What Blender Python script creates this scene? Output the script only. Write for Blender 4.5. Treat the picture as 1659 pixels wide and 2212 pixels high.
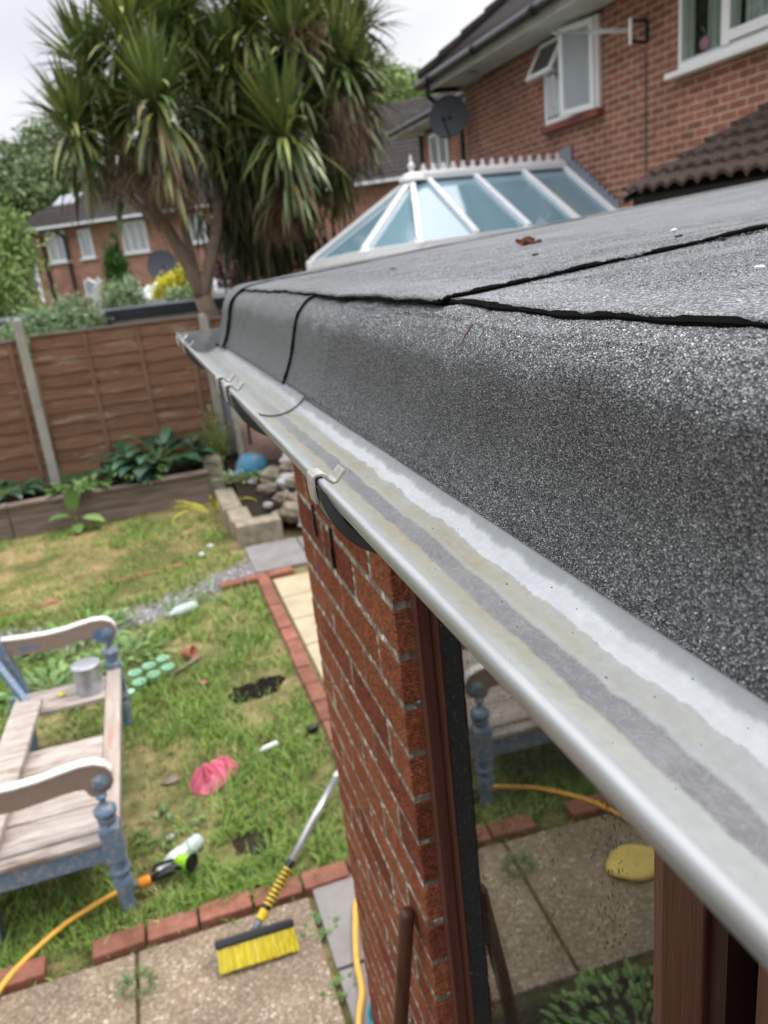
import bpy, math, random
import numpy as np
from mathutils import Vector, Matrix
R=math.radians
random.seed(7); rng=np.random.default_rng(7)
for o in list(bpy.data.objects): bpy.data.objects.remove(o)
S=bpy.context.scene; COL=S.collection

# ---------------------------------------------------------------- camera
CAM=Vector((0,0,2.65))
cd=bpy.data.cameras.new('camera'); cam=bpy.data.objects.new('camera',cd); COL.objects.link(cam)
cd.sensor_fit='VERTICAL'; cd.sensor_height=34.6; cd.lens=34.6*1700/2212
AX=Vector((0.94748774,-0.18859867,0.25825866)); AY=Vector((-0.30264644,-0.26794298,0.9146648)); AZ=Vector((-0.10330597,-0.94479474,-0.3109514))
m=Matrix(((AX[0],-AX[1],-AX[2],0),(AY[0],-AY[1],-AY[2],0),(AZ[0],-AZ[1],-AZ[2],CAM.z),(0,0,0,1)))
cam.matrix_world=m
cd.clip_start=.02; cd.clip_end=600
cd.dof.use_dof=True; cd.dof.focus_distance=.50; cd.dof.aperture_fstop=9.4
S.camera=cam
S.render.resolution_x=768; S.render.resolution_y=1024
# ---------------------------------------------------------------- light
S.view_settings.view_transform='Standard'; S.view_settings.look='None'; S.view_settings.gamma=1
S.view_settings.exposure=0.33
SUN_EL,SUN_AZ=R(56),R(88)
w=bpy.data.worlds.new('World'); S.world=w; w.use_nodes=True
nt=w.node_tree; nt.nodes.clear()
out=nt.nodes.new('ShaderNodeOutputWorld'); bg=nt.nodes.new('ShaderNodeBackground')
sky=nt.nodes.new('ShaderNodeTexSky'); sky.sky_type='NISHITA'; sky.sun_disc=False; sky.sun_elevation=SUN_EL; sky.sun_rotation=SUN_AZ
tc=nt.nodes.new('ShaderNodeTexCoord'); mp=nt.nodes.new('ShaderNodeMapping'); mp.inputs['Scale'].default_value=(1.3,1.3,2.6)
nz=nt.nodes.new('ShaderNodeTexNoise'); nz.inputs['Scale'].default_value=1.5; nz.inputs['Detail'].default_value=3; nz.inputs['Roughness'].default_value=.45
cr=nt.nodes.new('ShaderNodeValToRGB'); cr.color_ramp.elements[0].position=.38; cr.color_ramp.elements[0].color=(6.0,6.15,6.9,1)
cr.color_ramp.elements[1].position=.62; cr.color_ramp.elements[1].color=(8.9,8.9,9.2,1)
mx=nt.nodes.new('ShaderNodeMix'); mx.data_type='RGBA'; mx.inputs[0].default_value=.93
nt.links.new(tc.outputs['Generated'],mp.inputs[0]); nt.links.new(mp.outputs[0],nz.inputs['Vector']); nt.links.new(nz.outputs[0],cr.inputs[0])
sp=nt.nodes.new('ShaderNodeSeparateXYZ'); nt.links.new(tc.outputs['Generated'],sp.inputs[0])
mr=nt.nodes.new('ShaderNodeMapRange'); mr.interpolation_type='SMOOTHSTEP'
for i_,v_ in ((1,.30),(2,.95),(3,1.0),(4,3.0)): mr.inputs[i_].default_value=v_
nt.links.new(sp.outputs[2],mr.inputs[0]); vm=nt.nodes.new('ShaderNodeVectorMath'); vm.operation='SCALE'
nt.links.new(sky.outputs[0],mx.inputs[6]); nt.links.new(cr.outputs[0],mx.inputs[7]); nt.links.new(mx.outputs[2],vm.inputs[0]); nt.links.new(mr.outputs[0],vm.inputs['Scale']); nt.links.new(vm.outputs[0],bg.inputs[0])
bg.inputs[1].default_value=.095; nt.links.new(bg.outputs[0],out.inputs[0])
sl=bpy.data.lights.new('sun','SUN'); sl.energy=1.5; sl.angle=R(18); sl.color=(1,.96,.9)
so=bpy.data.objects.new('sun',sl); COL.objects.link(so)
sd=Vector((math.sin(SUN_AZ)*math.cos(SUN_EL),math.cos(SUN_AZ)*math.cos(SUN_EL),math.sin(SUN_EL)))
so.rotation_euler=sd.to_track_quat('Z','Y').to_euler()

# ---------------------------------------------------------------- materials
class T:
    def __init__(s,name):
        s.m=bpy.data.materials.new(name); s.m.use_nodes=True; s.nt=s.m.node_tree
        s.b=s.nt.nodes['Principled BSDF']; s._c=None; s._g=None
    def n(s,ty,**kw):
        nd=s.nt.nodes.new('ShaderNode'+ty)
        for k,v in kw.items():
            k2=k.replace('_',' ')
            if k2 in nd.inputs: s.set(nd.inputs[k2],v)
            else: setattr(nd,k,v)
        return nd
    def set(s,inp,v):
        if isinstance(v,bpy.types.NodeSocket): s.nt.links.new(v,inp)
        else:
            if inp.type=='RGBA' and not hasattr(v,'__len__'): v=(v,v,v)
            if hasattr(v,'__len__') and len(v)==3 and inp.type=='RGBA': v=(*v,1)
            inp.default_value=v
    def co(s):
        if s._c is None: s._c=s.n('TexCoord').outputs['Object']
        return s._c
    def map(s,sc,loc=(0,0,0),rot=(0,0,0)):
        return s.n('Mapping',Vector=s.co(),Scale=sc,Location=loc,Rotation=rot).outputs[0]
    def noise(s,sc,det=3,rough=.5,vec=None,dist=0):
        return s.n('TexNoise',Vector=vec or s.co(),Scale=sc,Detail=det,Roughness=rough,Distortion=dist).outputs[0]
    def vor(s,sc,vec=None,feat='F1',rnd=1):
        return s.n('TexVoronoi',Vector=vec or s.co(),Scale=sc,feature=feat,Randomness=rnd)
    def ramp(s,f,els,interp='LINEAR'):
        r=s.n('ValToRGB',Fac=f); e=r.color_ramp.elements; r.color_ramp.interpolation=interp
        while len(e)>1: e.remove(e[-1])
        for i,(p,c) in enumerate(els):
            if not hasattr(c,'__len__'): c=(c,c,c)
            x=e[0] if i==0 else e.new(p)
            x.position=p; x.color=(*c,1)
        return r.outputs[0]
    def mix(s,f,a,b,blend='MIX'):
        nd=s.n('Mix',data_type='RGBA',blend_type=blend); s.set(nd.inputs[0],f); s.set(nd.inputs[6],a); s.set(nd.inputs[7],b); return nd.outputs[2]
    def math(s,op,a,b=0,c=0):
        nd=s.n('Math',operation=op); s.set(nd.inputs[0],a); s.set(nd.inputs[1],b); s.set(nd.inputs[2],c); return nd.outputs[0]
    def isl(s): 
        if s._g is None: s._g=s.n('NewGeometry')
        return s._g.outputs['Random Per Island']
    def xyz(s,vec=None):
        return s.n('SeparateXYZ',Vector=vec or s.co()).outputs
    def bump(s,h,d=.002,st=.6,prev=None):
        nd=s.n('Bump',Height=h,Distance=d,Strength=st)
        if prev: s.set(nd.inputs['Normal'],prev)
        return nd.outputs[0]
    def done(s,col=None,rough=.6,nrm=None,spec=.5,metal=0,**kw):
        if col is not None: s.set(s.b.inputs['Base Color'],col)
        s.set(s.b.inputs['Roughness'],rough); s.set(s.b.inputs['Specular IOR Level'],spec); s.set(s.b.inputs['Metallic'],metal)
        if nrm is not None: s.set(s.b.inputs['Normal'],nrm)
        for k,v in kw.items(): s.set(s.b.inputs[k.replace('_',' ')],v)
        return s.m
def flat(name,c,rough=.5,var=.18,sc=8,bsc=60,bd=.001,spec=.5,metal=0,isl=0):
    t=T(name); n=t.noise(sc,5,.6)
    col=t.mix(t.ramp(n,[(.3,0),(.72,1)]),tuple(x*(1-var) for x in c),tuple(min(1,x*(1+var)) for x in c))
    if isl: col=t.mix(t.math('MULTIPLY',t.isl(),isl),col,tuple(x*.45 for x in c))
    return t.done(col,rough,t.bump(t.noise(bsc,4),bd,.5),spec,metal)
M={}
# felt
def algae_shade(t):  # brown algae tint plus shade painted into the colour of the upright felt face
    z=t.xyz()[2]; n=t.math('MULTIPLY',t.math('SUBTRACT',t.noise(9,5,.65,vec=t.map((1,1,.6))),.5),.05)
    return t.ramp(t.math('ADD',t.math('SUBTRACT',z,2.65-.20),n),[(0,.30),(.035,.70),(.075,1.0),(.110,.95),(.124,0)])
def felt(name,a,b,lite):
    t=T(name); v=t.vor(620); v2=t.vor(1100)
    g=t.xyz(v.outputs['Color'])[0]
    col=t.ramp(g,[(0,a),(.35,tuple(x*1.5 for x in a)),(.7,b),(.92,tuple(x*1.6 for x in b)),(1,lite)])
    mott=t.ramp(t.noise(7,5,.65),[(.3,.72),(.7,1.15)])
    col=t.mix(1,col,mott,'MULTIPLY')
    if name=='mineral_felt': col=t.mix(t.math('MULTIPLY',algae_shade(t),.85),col,t.mix(1,col,(.30,.29,.24),'MULTIPLY'))
    wet=t.noise(2.2,4,.6,vec=t.map((1,.5,1)))
    n=t.bump(t.math('ADD',v.outputs['Distance'],t.math('MULTIPLY',g,-.9)),.0024,1.0)
    n=t.bump(t.noise(25,4),.002,.5,n)
    return t.done(col,t.ramp(wet,[(.35,.28),(.65,.45)]),n,.9)
M['felt']=felt('mineral_felt',(.055,.057,.059),(.22,.226,.23),(.40,.41,.41)); M['felttop']=felt('top_lit_mineral_felt',(.08,.083,.087),(.30,.31,.32),(.75,.76,.77))  # same felt twice; the top copy is paler, light from above painted in
t=T('mineral_chipping'); i=t.isl()
cc_=t.ramp(i,[(0,(.014,.014,.015)),(.42,(.06,.062,.065)),(.68,(.21,.215,.22)),(.84,(.56,.57,.58)),(1,(.90,.90,.88))]); cc_=t.mix(t.math('MULTIPLY',algae_shade(t),.86),cc_,t.mix(1,cc_,(.28,.27,.225),'MULTIPLY'))
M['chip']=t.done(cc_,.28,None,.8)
t=T('top_lit_mineral_chipping'); i=t.isl()
M['chiptop']=t.done(t.ramp(i,[(0,(.05,.052,.054)),(.35,(.13,.135,.14)),(.72,(.28,.29,.30)),(.94,(.50,.51,.52)),(1,(.80,.80,.78))]),.3,None,.8)  # paler copy of the chippings, top light painted into the colour
M['bitumen']=flat('bitumen',(.004,.004,.004),.95,bsc=300,spec=.08)
# gutter
t=T('gutter_plastic'); X,Y,Z=t.xyz()
y2=t.map((1.0,.06,1)); 
wob=t.math('MULTIPLY',t.math('SUBTRACT',t.noise(5,3,.5),.5),.004)
tear=t.n('TexVoronoi',Vector=t.map((.35,.8,1)),Scale=42,feature='F1').outputs['Distance']
wob2=t.math('ADD',t.math('MULTIPLY',t.math('SUBTRACT',t.noise(120,6,.8),.5),.0055),t.math('MULTIPLY',t.math('SUBTRACT',tear,.45),.0045))
xs=t.math('ADD',X,t.math('ADD',wob,wob2))
def MR(v,a,b,c=0,d=1):
    nd=t.n('MapRange',Value=v); nd.inputs[1].default_value=a; nd.inputs[2].default_value=b; nd.inputs[3].default_value=c; nd.inputs[4].default_value=d; return nd.outputs[0]
def px(x): return (x-.104)/.12
fx=MR(xs,.104,.224)
basec=t.mix(t.ramp(t.noise(5,3,.5),[(.3,0),(.7,1)]),(.31,.335,.325),(.37,.385,.38))
och=t.ramp(fx,[(px(.143),0),(px(.150),.75),(px(.158),.9),(px(.1585),.5),(px(.176),.6),(px(.178),1),(px(.184),.9),(px(.1875),.55),(px(.192),0)])
ochy=t.math('MULTIPLY',MR(Y,.20,.42,.30,1),MR(Y,.8,1.3,1,.45))
ochm=t.math('MULTIPLY',och,t.math('MULTIPLY',ochy,t.ramp(t.noise(34,6,.75,vec=t.map((1,.35,1))),[(.3,.25),(.62,1)])))
col=t.mix(ochm,basec,(.285,.25,.145))
dark=t.ramp(fx,[(px(.1575),0),(px(.1600),1),(px(.1725),1),(px(.1745),0)])
darkc=t.mix(t.noise(60,6,.75,vec=t.map((1,.5,1))),(.10,.097,.105),(.19,.185,.19))
vein=t.ramp(t.noise(75,5,.7,vec=t.map((1,.6,1)),dist=2.5),[(.47,0),(.50,1),(.53,0)]); darkc=t.mix(t.math('MULTIPLY',vein,.55),darkc,(.32,.31,.28))
col=t.mix(t.math('MULTIPLY',dark,t.math('MULTIPLY',MR(Y,.75,1.25,.95,.35),t.ramp(t.noise(16,5,.7),[(.32,.72),(.55,1)]))),col,darkc)
white=t.ramp(fx,[(px(.1868),0),(px(.1880),1),(px(.1965),1),(px(.1985),0)])
whm=t.math('MULTIPLY',white,MR(Y,.95,1.5,1,.35))
col=t.mix(t.math('MULTIPLY',whm,.85),col,t.mix(t.noise(40,4,.6),(.47,.475,.47),(.54,.545,.54)))
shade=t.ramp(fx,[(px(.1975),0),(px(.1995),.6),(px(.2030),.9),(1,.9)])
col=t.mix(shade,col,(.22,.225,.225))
col=t.mix(1,col,t.ramp(t.noise(150,4,.6),[(.35,.93),(.65,1.04)]),'MULTIPLY'); col=t.mix(1,col,t.ramp(t.noise(55,6,.75,vec=t.map((1,.12,1))),[(.3,.86),(.7,1.06)]),'MULTIPLY')
specks=t.ramp(t.vor(48).outputs['Distance'],[(0,1),(.016,1),(.026,0)])
col=t.mix(t.math('MULTIPLY',specks,.8),col,(.03,.03,.02))
rgh=t.mix(whm,t.ramp(fx,[(0,.30),(px(.150),.42),(px(.18),.45),(1,.4)]),.09)
nn=t.bump(t.noise(90,3,.5),.0002,.25); nn=t.bump(white,.0006,.5,nn); nn=t.bump(t.noise(25,4,.6,vec=t.map((1,.4,1))),.0012,.25,nn)
M['gut_in']=t.done(col,rgh,nn,.55)
t=T('gutter_outer_plastic'); st=t.noise(60,5,.7,vec=t.map((1,.08,1)))
col=t.mix(t.ramp(st,[(.45,0),(.75,1)]),(.37,.38,.375),(.24,.24,.23))
M['gut_out']=t.done(col,.3,t.bump(t.noise(150,4,vec=t.map((1,.3,1))),.0003,.4),.5)
M['bracket']=flat('bracket_plastic',(.10,.10,.095),.42,.25,30,200,.0004)
M['clip']=flat('clip_plastic',(.36,.34,.30),.42,.3,90,300,.0004)
M['tab']=flat('clip_tab_plastic',(.62,.61,.57),.4,.15,90,300,.0004)
M['capin']=flat('end_cap_plastic',(.24,.24,.235),.4,.3,35,200,.0004)
# near brick
t=T('combed_brick'); i=t.isl(); X,Y,Z=t.xyz()
c1=t.ramp(i,[(0,(.42,.135,.062)),(.35,(.50,.18,.085)),(.7,(.44,.135,.068)),(1,(.30,.088,.05))])
c1=t.mix(1,c1,t.ramp(t.noise(38,5,.7),[(.3,.72),(.7,1.18)]),'MULTIPLY')
comb=t.n('TexWave',Vector=t.map((.6,1,.22)),Scale=85,Distortion=5,Detail=2,wave_type='BANDS',bands_direction='Y'); comb.inputs['Detail Scale'].default_value=2
comb2=t.n('TexWave',Vector=t.map((.3,.25,1)),Scale=58,Distortion=3,Detail=2,wave_type='BANDS',bands_direction='Z')
hh=t.math('ADD',t.math('MULTIPLY',comb.outputs[1],.55),t.math('ADD',t.math('MULTIPLY',comb2.outputs[1],.7),t.math('MULTIPLY',t.noise(260,5,.8),1.3)))
c1=t.mix(t.ramp(hh,[(.75,.6),(1.3,0)]),c1,(.13,.03,.016))
c1=t.mix(t.ramp(t.noise(120,3,.7),[(.62,0),(.75,.55)]),c1,(.42,.2,.13))
pv=t.n('TexVoronoi',Vector=t.map((1,1,1)),Scale=330); c1=t.mix(1,c1,t.ramp(t.xyz(pv.outputs['Color'])[0],[(0,.55),(.5,.95),(1,1.35)]),'MULTIPLY')
M['brick']=t.done(c1,.9,t.bump(pv.outputs['Distance'],.0022,.9,t.bump(hh,.0026,1.0)),.12)
t=T('gritty_mortar'); v=t.vor(120)
c=t.ramp(t.xyz(v.outputs['Color'])[1],[(0,(.15,.13,.08)),(.45,(.24,.21,.14)),(.72,(.34,.31,.23)),(.86,(.52,.49,.42)),(1,(.84,.82,.78))])
c=t.mix(1,c,t.ramp(t.noise(9,4),[(.3,.7),(.7,1.15)]),'MULTIPLY')
M['mortar']=t.done(c,.9,t.bump(v.outputs['Distance'],.002,.8),.2)
# far brick, world-sized courses on a wall in the plane X=const or running anywhere (u = x+y)
def farbrick(name,ca,cb,mort,ux=0,uy=1):
    t=T(name); X,Y,Z=t.xyz()
    u=t.math('ADD',t.math('MULTIPLY',X,ux),t.math('MULTIPLY',Y,uy))
    cx=t.n('CombineXYZ',X=u,Y=Z)
    b=t.n('TexBrick',Vector=cx.outputs[0],Scale=1,Color1=ca,Color2=cb,Mortar=mort); b.inputs['Mortar Size'].default_value=.007; b.inputs['Mortar Smooth'].default_value=.3
    b.inputs['Brick Width'].default_value=.225; b.inputs['Row Height'].default_value=.075; b.inputs['Bias'].default_value=-.1
    c=t.mix(1,b.outputs[0],t.ramp(t.noise(1.1,5,.6),[(.3,.8),(.7,1.15)]),'MULTIPLY')
    c=t.mix(1,c,t.ramp(t.noise(9,3),[(.35,.85),(.65,1.12)]),'MULTIPLY')
    return t.done(c,.85,t.bump(b.outputs[1],.006,-.6),.2)
M['fbrick']=farbrick('house_brick',(.30,.125,.083),(.20,.085,.062),(.50,.37,.28))
M['fbrick2']=farbrick('terrace_brick',(.42,.20,.135),(.34,.155,.11),(.48,.36,.28),.96,.3)
def wood(name,a,b,sc=(1,1,1),k=22,rough=.6,bd=.002,crack=None):
    t=T(name); n=t.noise(k,6,.65,vec=t.map(sc),dist=.6)
    c=t.ramp(n,[(.28,a),(.5,tuple((x+y)/2 for x,y in zip(a,b))),(.74,b)])
    c=t.mix(1,c,t.ramp(t.isl(),[(0,.82),(1,1.12)]),'MULTIPLY')
    if crack:
        c=t.mix(t.ramp(t.noise(k*.4,6,.7,vec=t.map(sc,(3,3,3))),[(.56,0),(.62,1)]),c,crack)
    return t.done(c,rough,t.bump(n,bd,.7),.35)
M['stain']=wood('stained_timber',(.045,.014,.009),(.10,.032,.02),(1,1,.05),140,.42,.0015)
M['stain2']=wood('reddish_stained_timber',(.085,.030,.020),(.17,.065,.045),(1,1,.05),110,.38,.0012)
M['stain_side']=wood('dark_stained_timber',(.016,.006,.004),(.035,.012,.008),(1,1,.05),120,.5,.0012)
M['spacer']=(lambda t:t.done(t.mix(t.ramp(t.noise(210,4,.8),[(.60,0),(.68,1)]),(.012,.012,.012),(.17,.17,.16)),.9,None,.08))(T('grimy_glazing_edge'))
M['handlewood']=wood('varnished_handle_wood',(.06,.024,.014),(.12,.05,.03),(1,1,.04),150,.35,.0006)
M['fence']=wood('fence_boards',(.135,.066,.038),(.27,.145,.082),(.12,1,1),26,.8,.004,(.30,.21,.15))
M['fence2']=wood('fence_batten',(.15,.078,.047),(.28,.16,.10),(1,1,.08),30,.8,.003)
M['sleeper']=wood('weathered_timber',(.14,.095,.07),(.33,.26,.215),(.1,1,1),26,.85,.006,(.16,.10,.07))
M['greywood']=wood('peeling_bench_timber',(.27,.21,.17),(.66,.59,.52),(.16,1,1),30,.75,.004,(.24,.17,.13))
M['beamwood']=wood('peeling_rail_timber',(.34,.26,.21),(.60,.52,.45),(1,.1,1),34,.75,.003,(.45,.25,.17))
M['newwood']=wood('fresh_sawn_timber',(.50,.33,.15),(.66,.48,.26),(1,.08,1),30,.6,.001)
t=T('peeling_blue_paint'); n=t.noise(16,6,.7)
c=t.mix(t.ramp(t.noise(42,6,.8),[(.52,0),(.57,1)]),t.mix(n,(.085,.155,.25),(.17,.26,.37)),(.34,.31,.28))
M['blue']=t.done(c,.5,t.bump(n,.002,.5),.4)
t=T('peeling_white_paint'); n=t.noise(20,6,.7)
M['armwhite']=t.done(t.mix(t.ramp(n,[(.6,0),(.72,1)]),(.80,.77,.70),(.45,.35,.28)),.6,t.bump(n,.002,.5),.4)
M['armbrown']=t=T('bare_arm_timber'); n=t.noise(26,6,.7)
M['armbrown']=t.done(t.mix(t.ramp(t.noise(7,4),[(.6,0),(.64,1)]),t.mix(n,(.24,.17,.13),(.37,.28,.22)),(.10,.18,.34)),.7,t.bump(n,.002,.5),.3)
M['concrete']=flat('concrete',(.36,.34,.29),.9,.22,5,90,.002)
M['block']=flat('old_concrete_block',(.31,.265,.19),.9,.45,9,50,.006)
M['greyslab']=flat('grey_paving',(.27,.25,.235),.85,.2,5,80,.003)
M['cream']=flat('cream_paving',(.52,.43,.28),.85,.18,5,80,.003)
t=T('edging_brick'); n=t.noise(9,6,.7)
c=t.mix(t.ramp(n,[(.3,0),(.7,1)]),(.22,.075,.045),(.36,.155,.11)); c=t.mix(1,c,t.ramp(t.isl(),[(0,.75),(1,1.2)]),'MULTIPLY')
c=t.mix(t.ramp(t.noise(30,5,.7),[(.50,0),(.68,.75)]),c,(.11,.095,.06))
M['ebrick']=t.done(c,.85,t.bump(t.noise(80,5),.003,.7),.25)
t=T('exposed_aggregate'); v=t.vor(105); g=t.xyz(v.outputs['Color'])[0]
c=t.ramp(g,[(0,(.20,.145,.095)),(.4,(.26,.195,.13)),(.8,(.33,.255,.175)),(.95,(.42,.34,.25)),(1,(.56,.50,.42))])
c=t.mix(1,c,t.ramp(t.noise(3.2,5,.65),[(.25,.62),(.72,1.15)]),'MULTIPLY')
c=t.mix(1,c,t.ramp(t.isl(),[(0,.85),(1,1.1)]),'MULTIPLY')
M['aggr']=t.done(c,.8,t.bump(v.outputs['Distance'],.004,.6),.3)
# ground
t=T('lawn_soil'); X,Y,Z=t.xyz()
n=t.noise(1.1,5,.6); n2=t.noise(11,5,.7)
c=t.ramp(n2,[(.3,(.13,.10,.05)),(.5,(.27,.22,.10)),(.7,(.44,.35,.18))])
far=t.n('MapRange',Value=Y); far.inputs[1].default_value=6.6; far.inputs[2].default_value=7.6
c=t.mix(t.math('MULTIPLY',far.outputs[0],.8),c,t.ramp(n2,[(.3,(.22,.17,.07)),(.7,(.44,.31,.15))]))
c=t.mix(t.ramp(n,[(.42,.75),(.56,0)]),c,(.06,.085,.02))
gard=t.n('MapRange',Value=Y); gard.inputs[1].default_value=10.4; gard.inputs[2].default_value=10.6
c=t.mix(gard.outputs[0],c,(.05,.075,.025))
near=t.n('MapRange',Value=Y); near.inputs[1].default_value=2.1; near.inputs[2].default_value=2.0
c=t.mix(near.outputs[0],c,(.035,.027,.02))
M['soil']=t.done(c,.95,t.bump(n2,.02,.8),.1)
t=T('grass_blade'); i=t.isl(); X,Y,Z=t.xyz(); n=t.noise(1.3,4,.6); n2=t.noise(4.5,4,.6)
green=t.ramp(i,[(0,(.085,.18,.024)),(.5,(.18,.30,.048)),(1,(.34,.43,.11))]); straw=t.ramp(i,[(0,(.32,.27,.10)),(.6,(.55,.43,.20)),(1,(.72,.56,.30))])
yf=t.n('MapRange',Value=Y); yf.inputs[1].default_value=2.8; yf.inputs[2].default_value=8; yf.inputs[3].default_value=-.11; yf.inputs[4].default_value=.52
f=t.ramp(t.math('ADD',t.math('ADD',t.math('MULTIPLY',n,.7),t.math('MULTIPLY',n2,.3)),yf.outputs[0]),[(.46,0),(.62,1)])
f=t.math('GREATER_THAN',t.math('ADD',f,t.math('MULTIPLY',t.math('SUBTRACT',t.math('FRACT',t.math('MULTIPLY',i,37.3)),.5),.62)),.5)
M['grass']=t.done(t.mix(f,green,straw),.6,None,.3)
def leafm(name,a,b,cc,rough=.45,spec=.45):
    t=T(name); c=t.ramp(t.isl(),[(0,a),(.55,b),(1,cc)])
    c=t.mix(1,c,t.ramp(t.noise(3,4),[(.3,.75),(.7,1.2)]),'MULTIPLY')
    m=t.done(c,rough,None,spec); return m
M['cord']=leafm('sword_leaf',(.075,.13,.038),(.165,.235,.07),(.42,.42,.13),.36,.55)
M['cordold']=leafm('old_sword_leaf',(.07,.10,.03),(.15,.17,.06),(.26,.20,.09),.5,.35)
M['dead']=leafm('dead_leaf',(.09,.06,.035),(.19,.13,.085),(.32,.24,.16),.8,.2)
M['panicle']=leafm('dry_flower_stalk',(.14,.085,.055),(.24,.155,.105),(.35,.24,.16),.9,.1)
M['darkleaf']=leafm('dark_leaf',(.018,.06,.028),(.032,.10,.046),(.075,.17,.08),.35,.5)
M['lightleaf']=leafm('light_leaf',(.07,.15,.03),(.13,.24,.055),(.24,.36,.12),.45,.4)
M['sage']=leafm('sage_leaf',(.16,.25,.11),(.26,.37,.18),(.42,.52,.30),.6,.3)
M['yellow']=leafm('yellow_leaf',(.42,.42,.02),(.62,.58,.03),(.8,.72,.1),.5,.3)
M['treeleaf']=leafm('tree_leaf',(.09,.14,.05),(.15,.22,.08),(.26,.32,.14),.55,.3)
M['treeleaf2']=leafm('bright_tree_leaf',(.12,.20,.05),(.20,.31,.08),(.36,.44,.16),.55,.3)
M['conif']=leafm('conifer_leaf',(.02,.07,.012),(.045,.13,.02),(.09,.2,.04),.6,.2)
M['purple']=leafm('purple_leaf',(.12,.04,.05),(.2,.09,.1),(.3,.18,.18),.6,.2)
M['bark']=wood('pale_bark',(.16,.11,.075),(.33,.25,.185),(1,1,.25),18,.9,.02)
M['stalk']=flat('green_stalk',(.16,.22,.06),.5)
M['tile']=flat('roof_tile',(.042,.032,.029),.85,.4,3,40,.006,.3,isl=.5)
M['rooftile']=(lambda t:(t.done(t.mix(1,t.mix(t.n('TexWave',Vector=t.map((1,1,1)),Scale=2.8,Distortion=.4,wave_type='BANDS',bands_direction='Z').outputs[1],(.035,.028,.027),(.10,.082,.075)),t.ramp(t.noise(2,5,.6),[(.3,.7),(.7,1.2)]),'MULTIPLY'),.85,None,.3)))(T('slope_tile'))
t=T('wet_mossy_tile'); v=t.vor(22); n=t.noise(14,5,.7)
c=t.mix(t.ramp(n,[(.3,0),(.7,1)]),(.024,.013,.009),(.075,.040,.027)); c=t.mix(t.ramp(v.outputs['Distance'],[(.08,.5),(.16,0)]),c,(.30,.26,.22)); c=t.mix(t.ramp(t.noise(5,4),[(.55,0),(.68,.7)]),c,(.028,.03,.018))
M['mosstile']=t.done(c,t.ramp(n,[(.3,.4),(.7,.85)]),t.bump(t.noise(60,5),.006,.8),.3)
M['upvc']=flat('white_upvc',(.80,.80,.80),.28,.04,4,30,.0003)
M['soffit']=flat('painted_soffit',(.60,.59,.56),.6,.2,3)
M['blackplastic']=flat('black_plastic',(.012,.012,.014),.3,.2,10,80,.0003)
M['darkmetal']=flat('dish_metal',(.065,.07,.085),.55,.15,8,60,.0003)
M['lead']=flat('lead_flashing',(.20,.22,.25),.5,.2,8)
def winglass(name,c,rough=.03):
    t=T(name); return t.done(t.mix(t.noise(1.5,3),c,tuple(x*.6 for x in c)),rough,t.bump(t.noise(1.5,2),.01,.25),.8,0,IOR=1.9)
M['winglass']=winglass('window_glass',(.30,.33,.34)); M['brightglass']=winglass('painted_reflection_glass',(.46,.50,.54)); M['darkglass']=winglass('dark_window_glass',(.03,.035,.035))  # pale base colours put sky reflection and curtain tone into the panes
t=T('blue_tinted_roof_glass'); X,Y,Z=t.xyz()
M['roofglass']=t.done(t.mix(t.noise(.7,2),(.13,.23,.27),(.22,.34,.39)),.06,t.bump(t.noise(3,2),.01,.15),1.0,0,IOR=1.75)
M['curtain']=(lambda t:t.done(t.mix(t.n('TexWave',Vector=t.map((1,1,.03)),Scale=4,Distortion=2,bands_direction='Y').outputs[1],(.42,.44,.41),(.62,.63,.60)),.9))(T('net_curtain'))
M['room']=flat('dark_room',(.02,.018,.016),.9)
# see-through double glazing of the near window with dried drops
t=T('wet_window_glass'); nt=t.nt; nt.nodes.remove(t.b)
v=t.n('TexVoronoi',Vector=t.map((1,1,.45)),Scale=330); cell=t.xyz(v.outputs['Color'])[0]
dm=t.math('MULTIPLY',t.math('GREATER_THAN',cell,.80),t.ramp(v.outputs['Distance'],[(.12,1),(.34,0)]))
dm=t.math('MULTIPLY',dm,t.ramp(t.noise(16,4,.6),[(.36,0),(.58,1)]))
nr=t.bump(dm,.0012,1.0)
gl=t.n('BsdfGlossy',Color=(.93,.94,.90),Roughness=.015,Normal=nr); tr=t.n('BsdfTransparent',Color=(.62,.66,.62))
df=t.n('BsdfDiffuse',Color=(.16,.14,.11))
fr=t.n('LayerWeight',Blend=.5,Normal=nr); ms=t.n('MixShader'); t.set(ms.inputs[0],t.math('ADD',t.math('MULTIPLY',t.math('POWER',fr.outputs['Facing'],3.0),.62),.04)); t.set(ms.inputs[1],tr.outputs[0]); t.set(ms.inputs[2],gl.outputs[0])
ms2=t.n('MixShader'); t.set(ms2.inputs[0],t.math('MULTIPLY',t.ramp(t.noise(24,5,.7,vec=t.map((1,1,.3))),[(.4,.02),(.7,.14)]),1)); t.set(ms2.inputs[1],ms.outputs[0]); t.set(ms2.inputs[2],df.outputs[0])
t.set(nt.nodes['Material Output'].inputs[0],ms2.outputs[0]); M['wetglass']=t.m
M['hose']=flat('yellow_hose',(.88,.46,.07),.4,.1,20,60,.0005)
M['orange']=flat('orange_plastic',(.85,.28,.01),.4,.08)
M['lime']=flat('lime_plastic',(.32,.62,.02),.35,.08)
M['greyplastic']=flat('grey_plastic',(.18,.19,.2),.4)
M['bristle']=leafm('yellow_bristle',(.62,.46,.01),(.85,.68,.02),(.9,.78,.15),.5,.3)
M['alu']=flat('painted_aluminium',(.50,.50,.48),.32,.15,12,40,.0003,.5,.6)
M['yellowplastic']=flat('yellow_plastic',(.75,.52,.02),.4)
M['yellowfoam']=flat('yellow_foam',(.78,.58,.16),.7,.12,9,90,.002)
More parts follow.
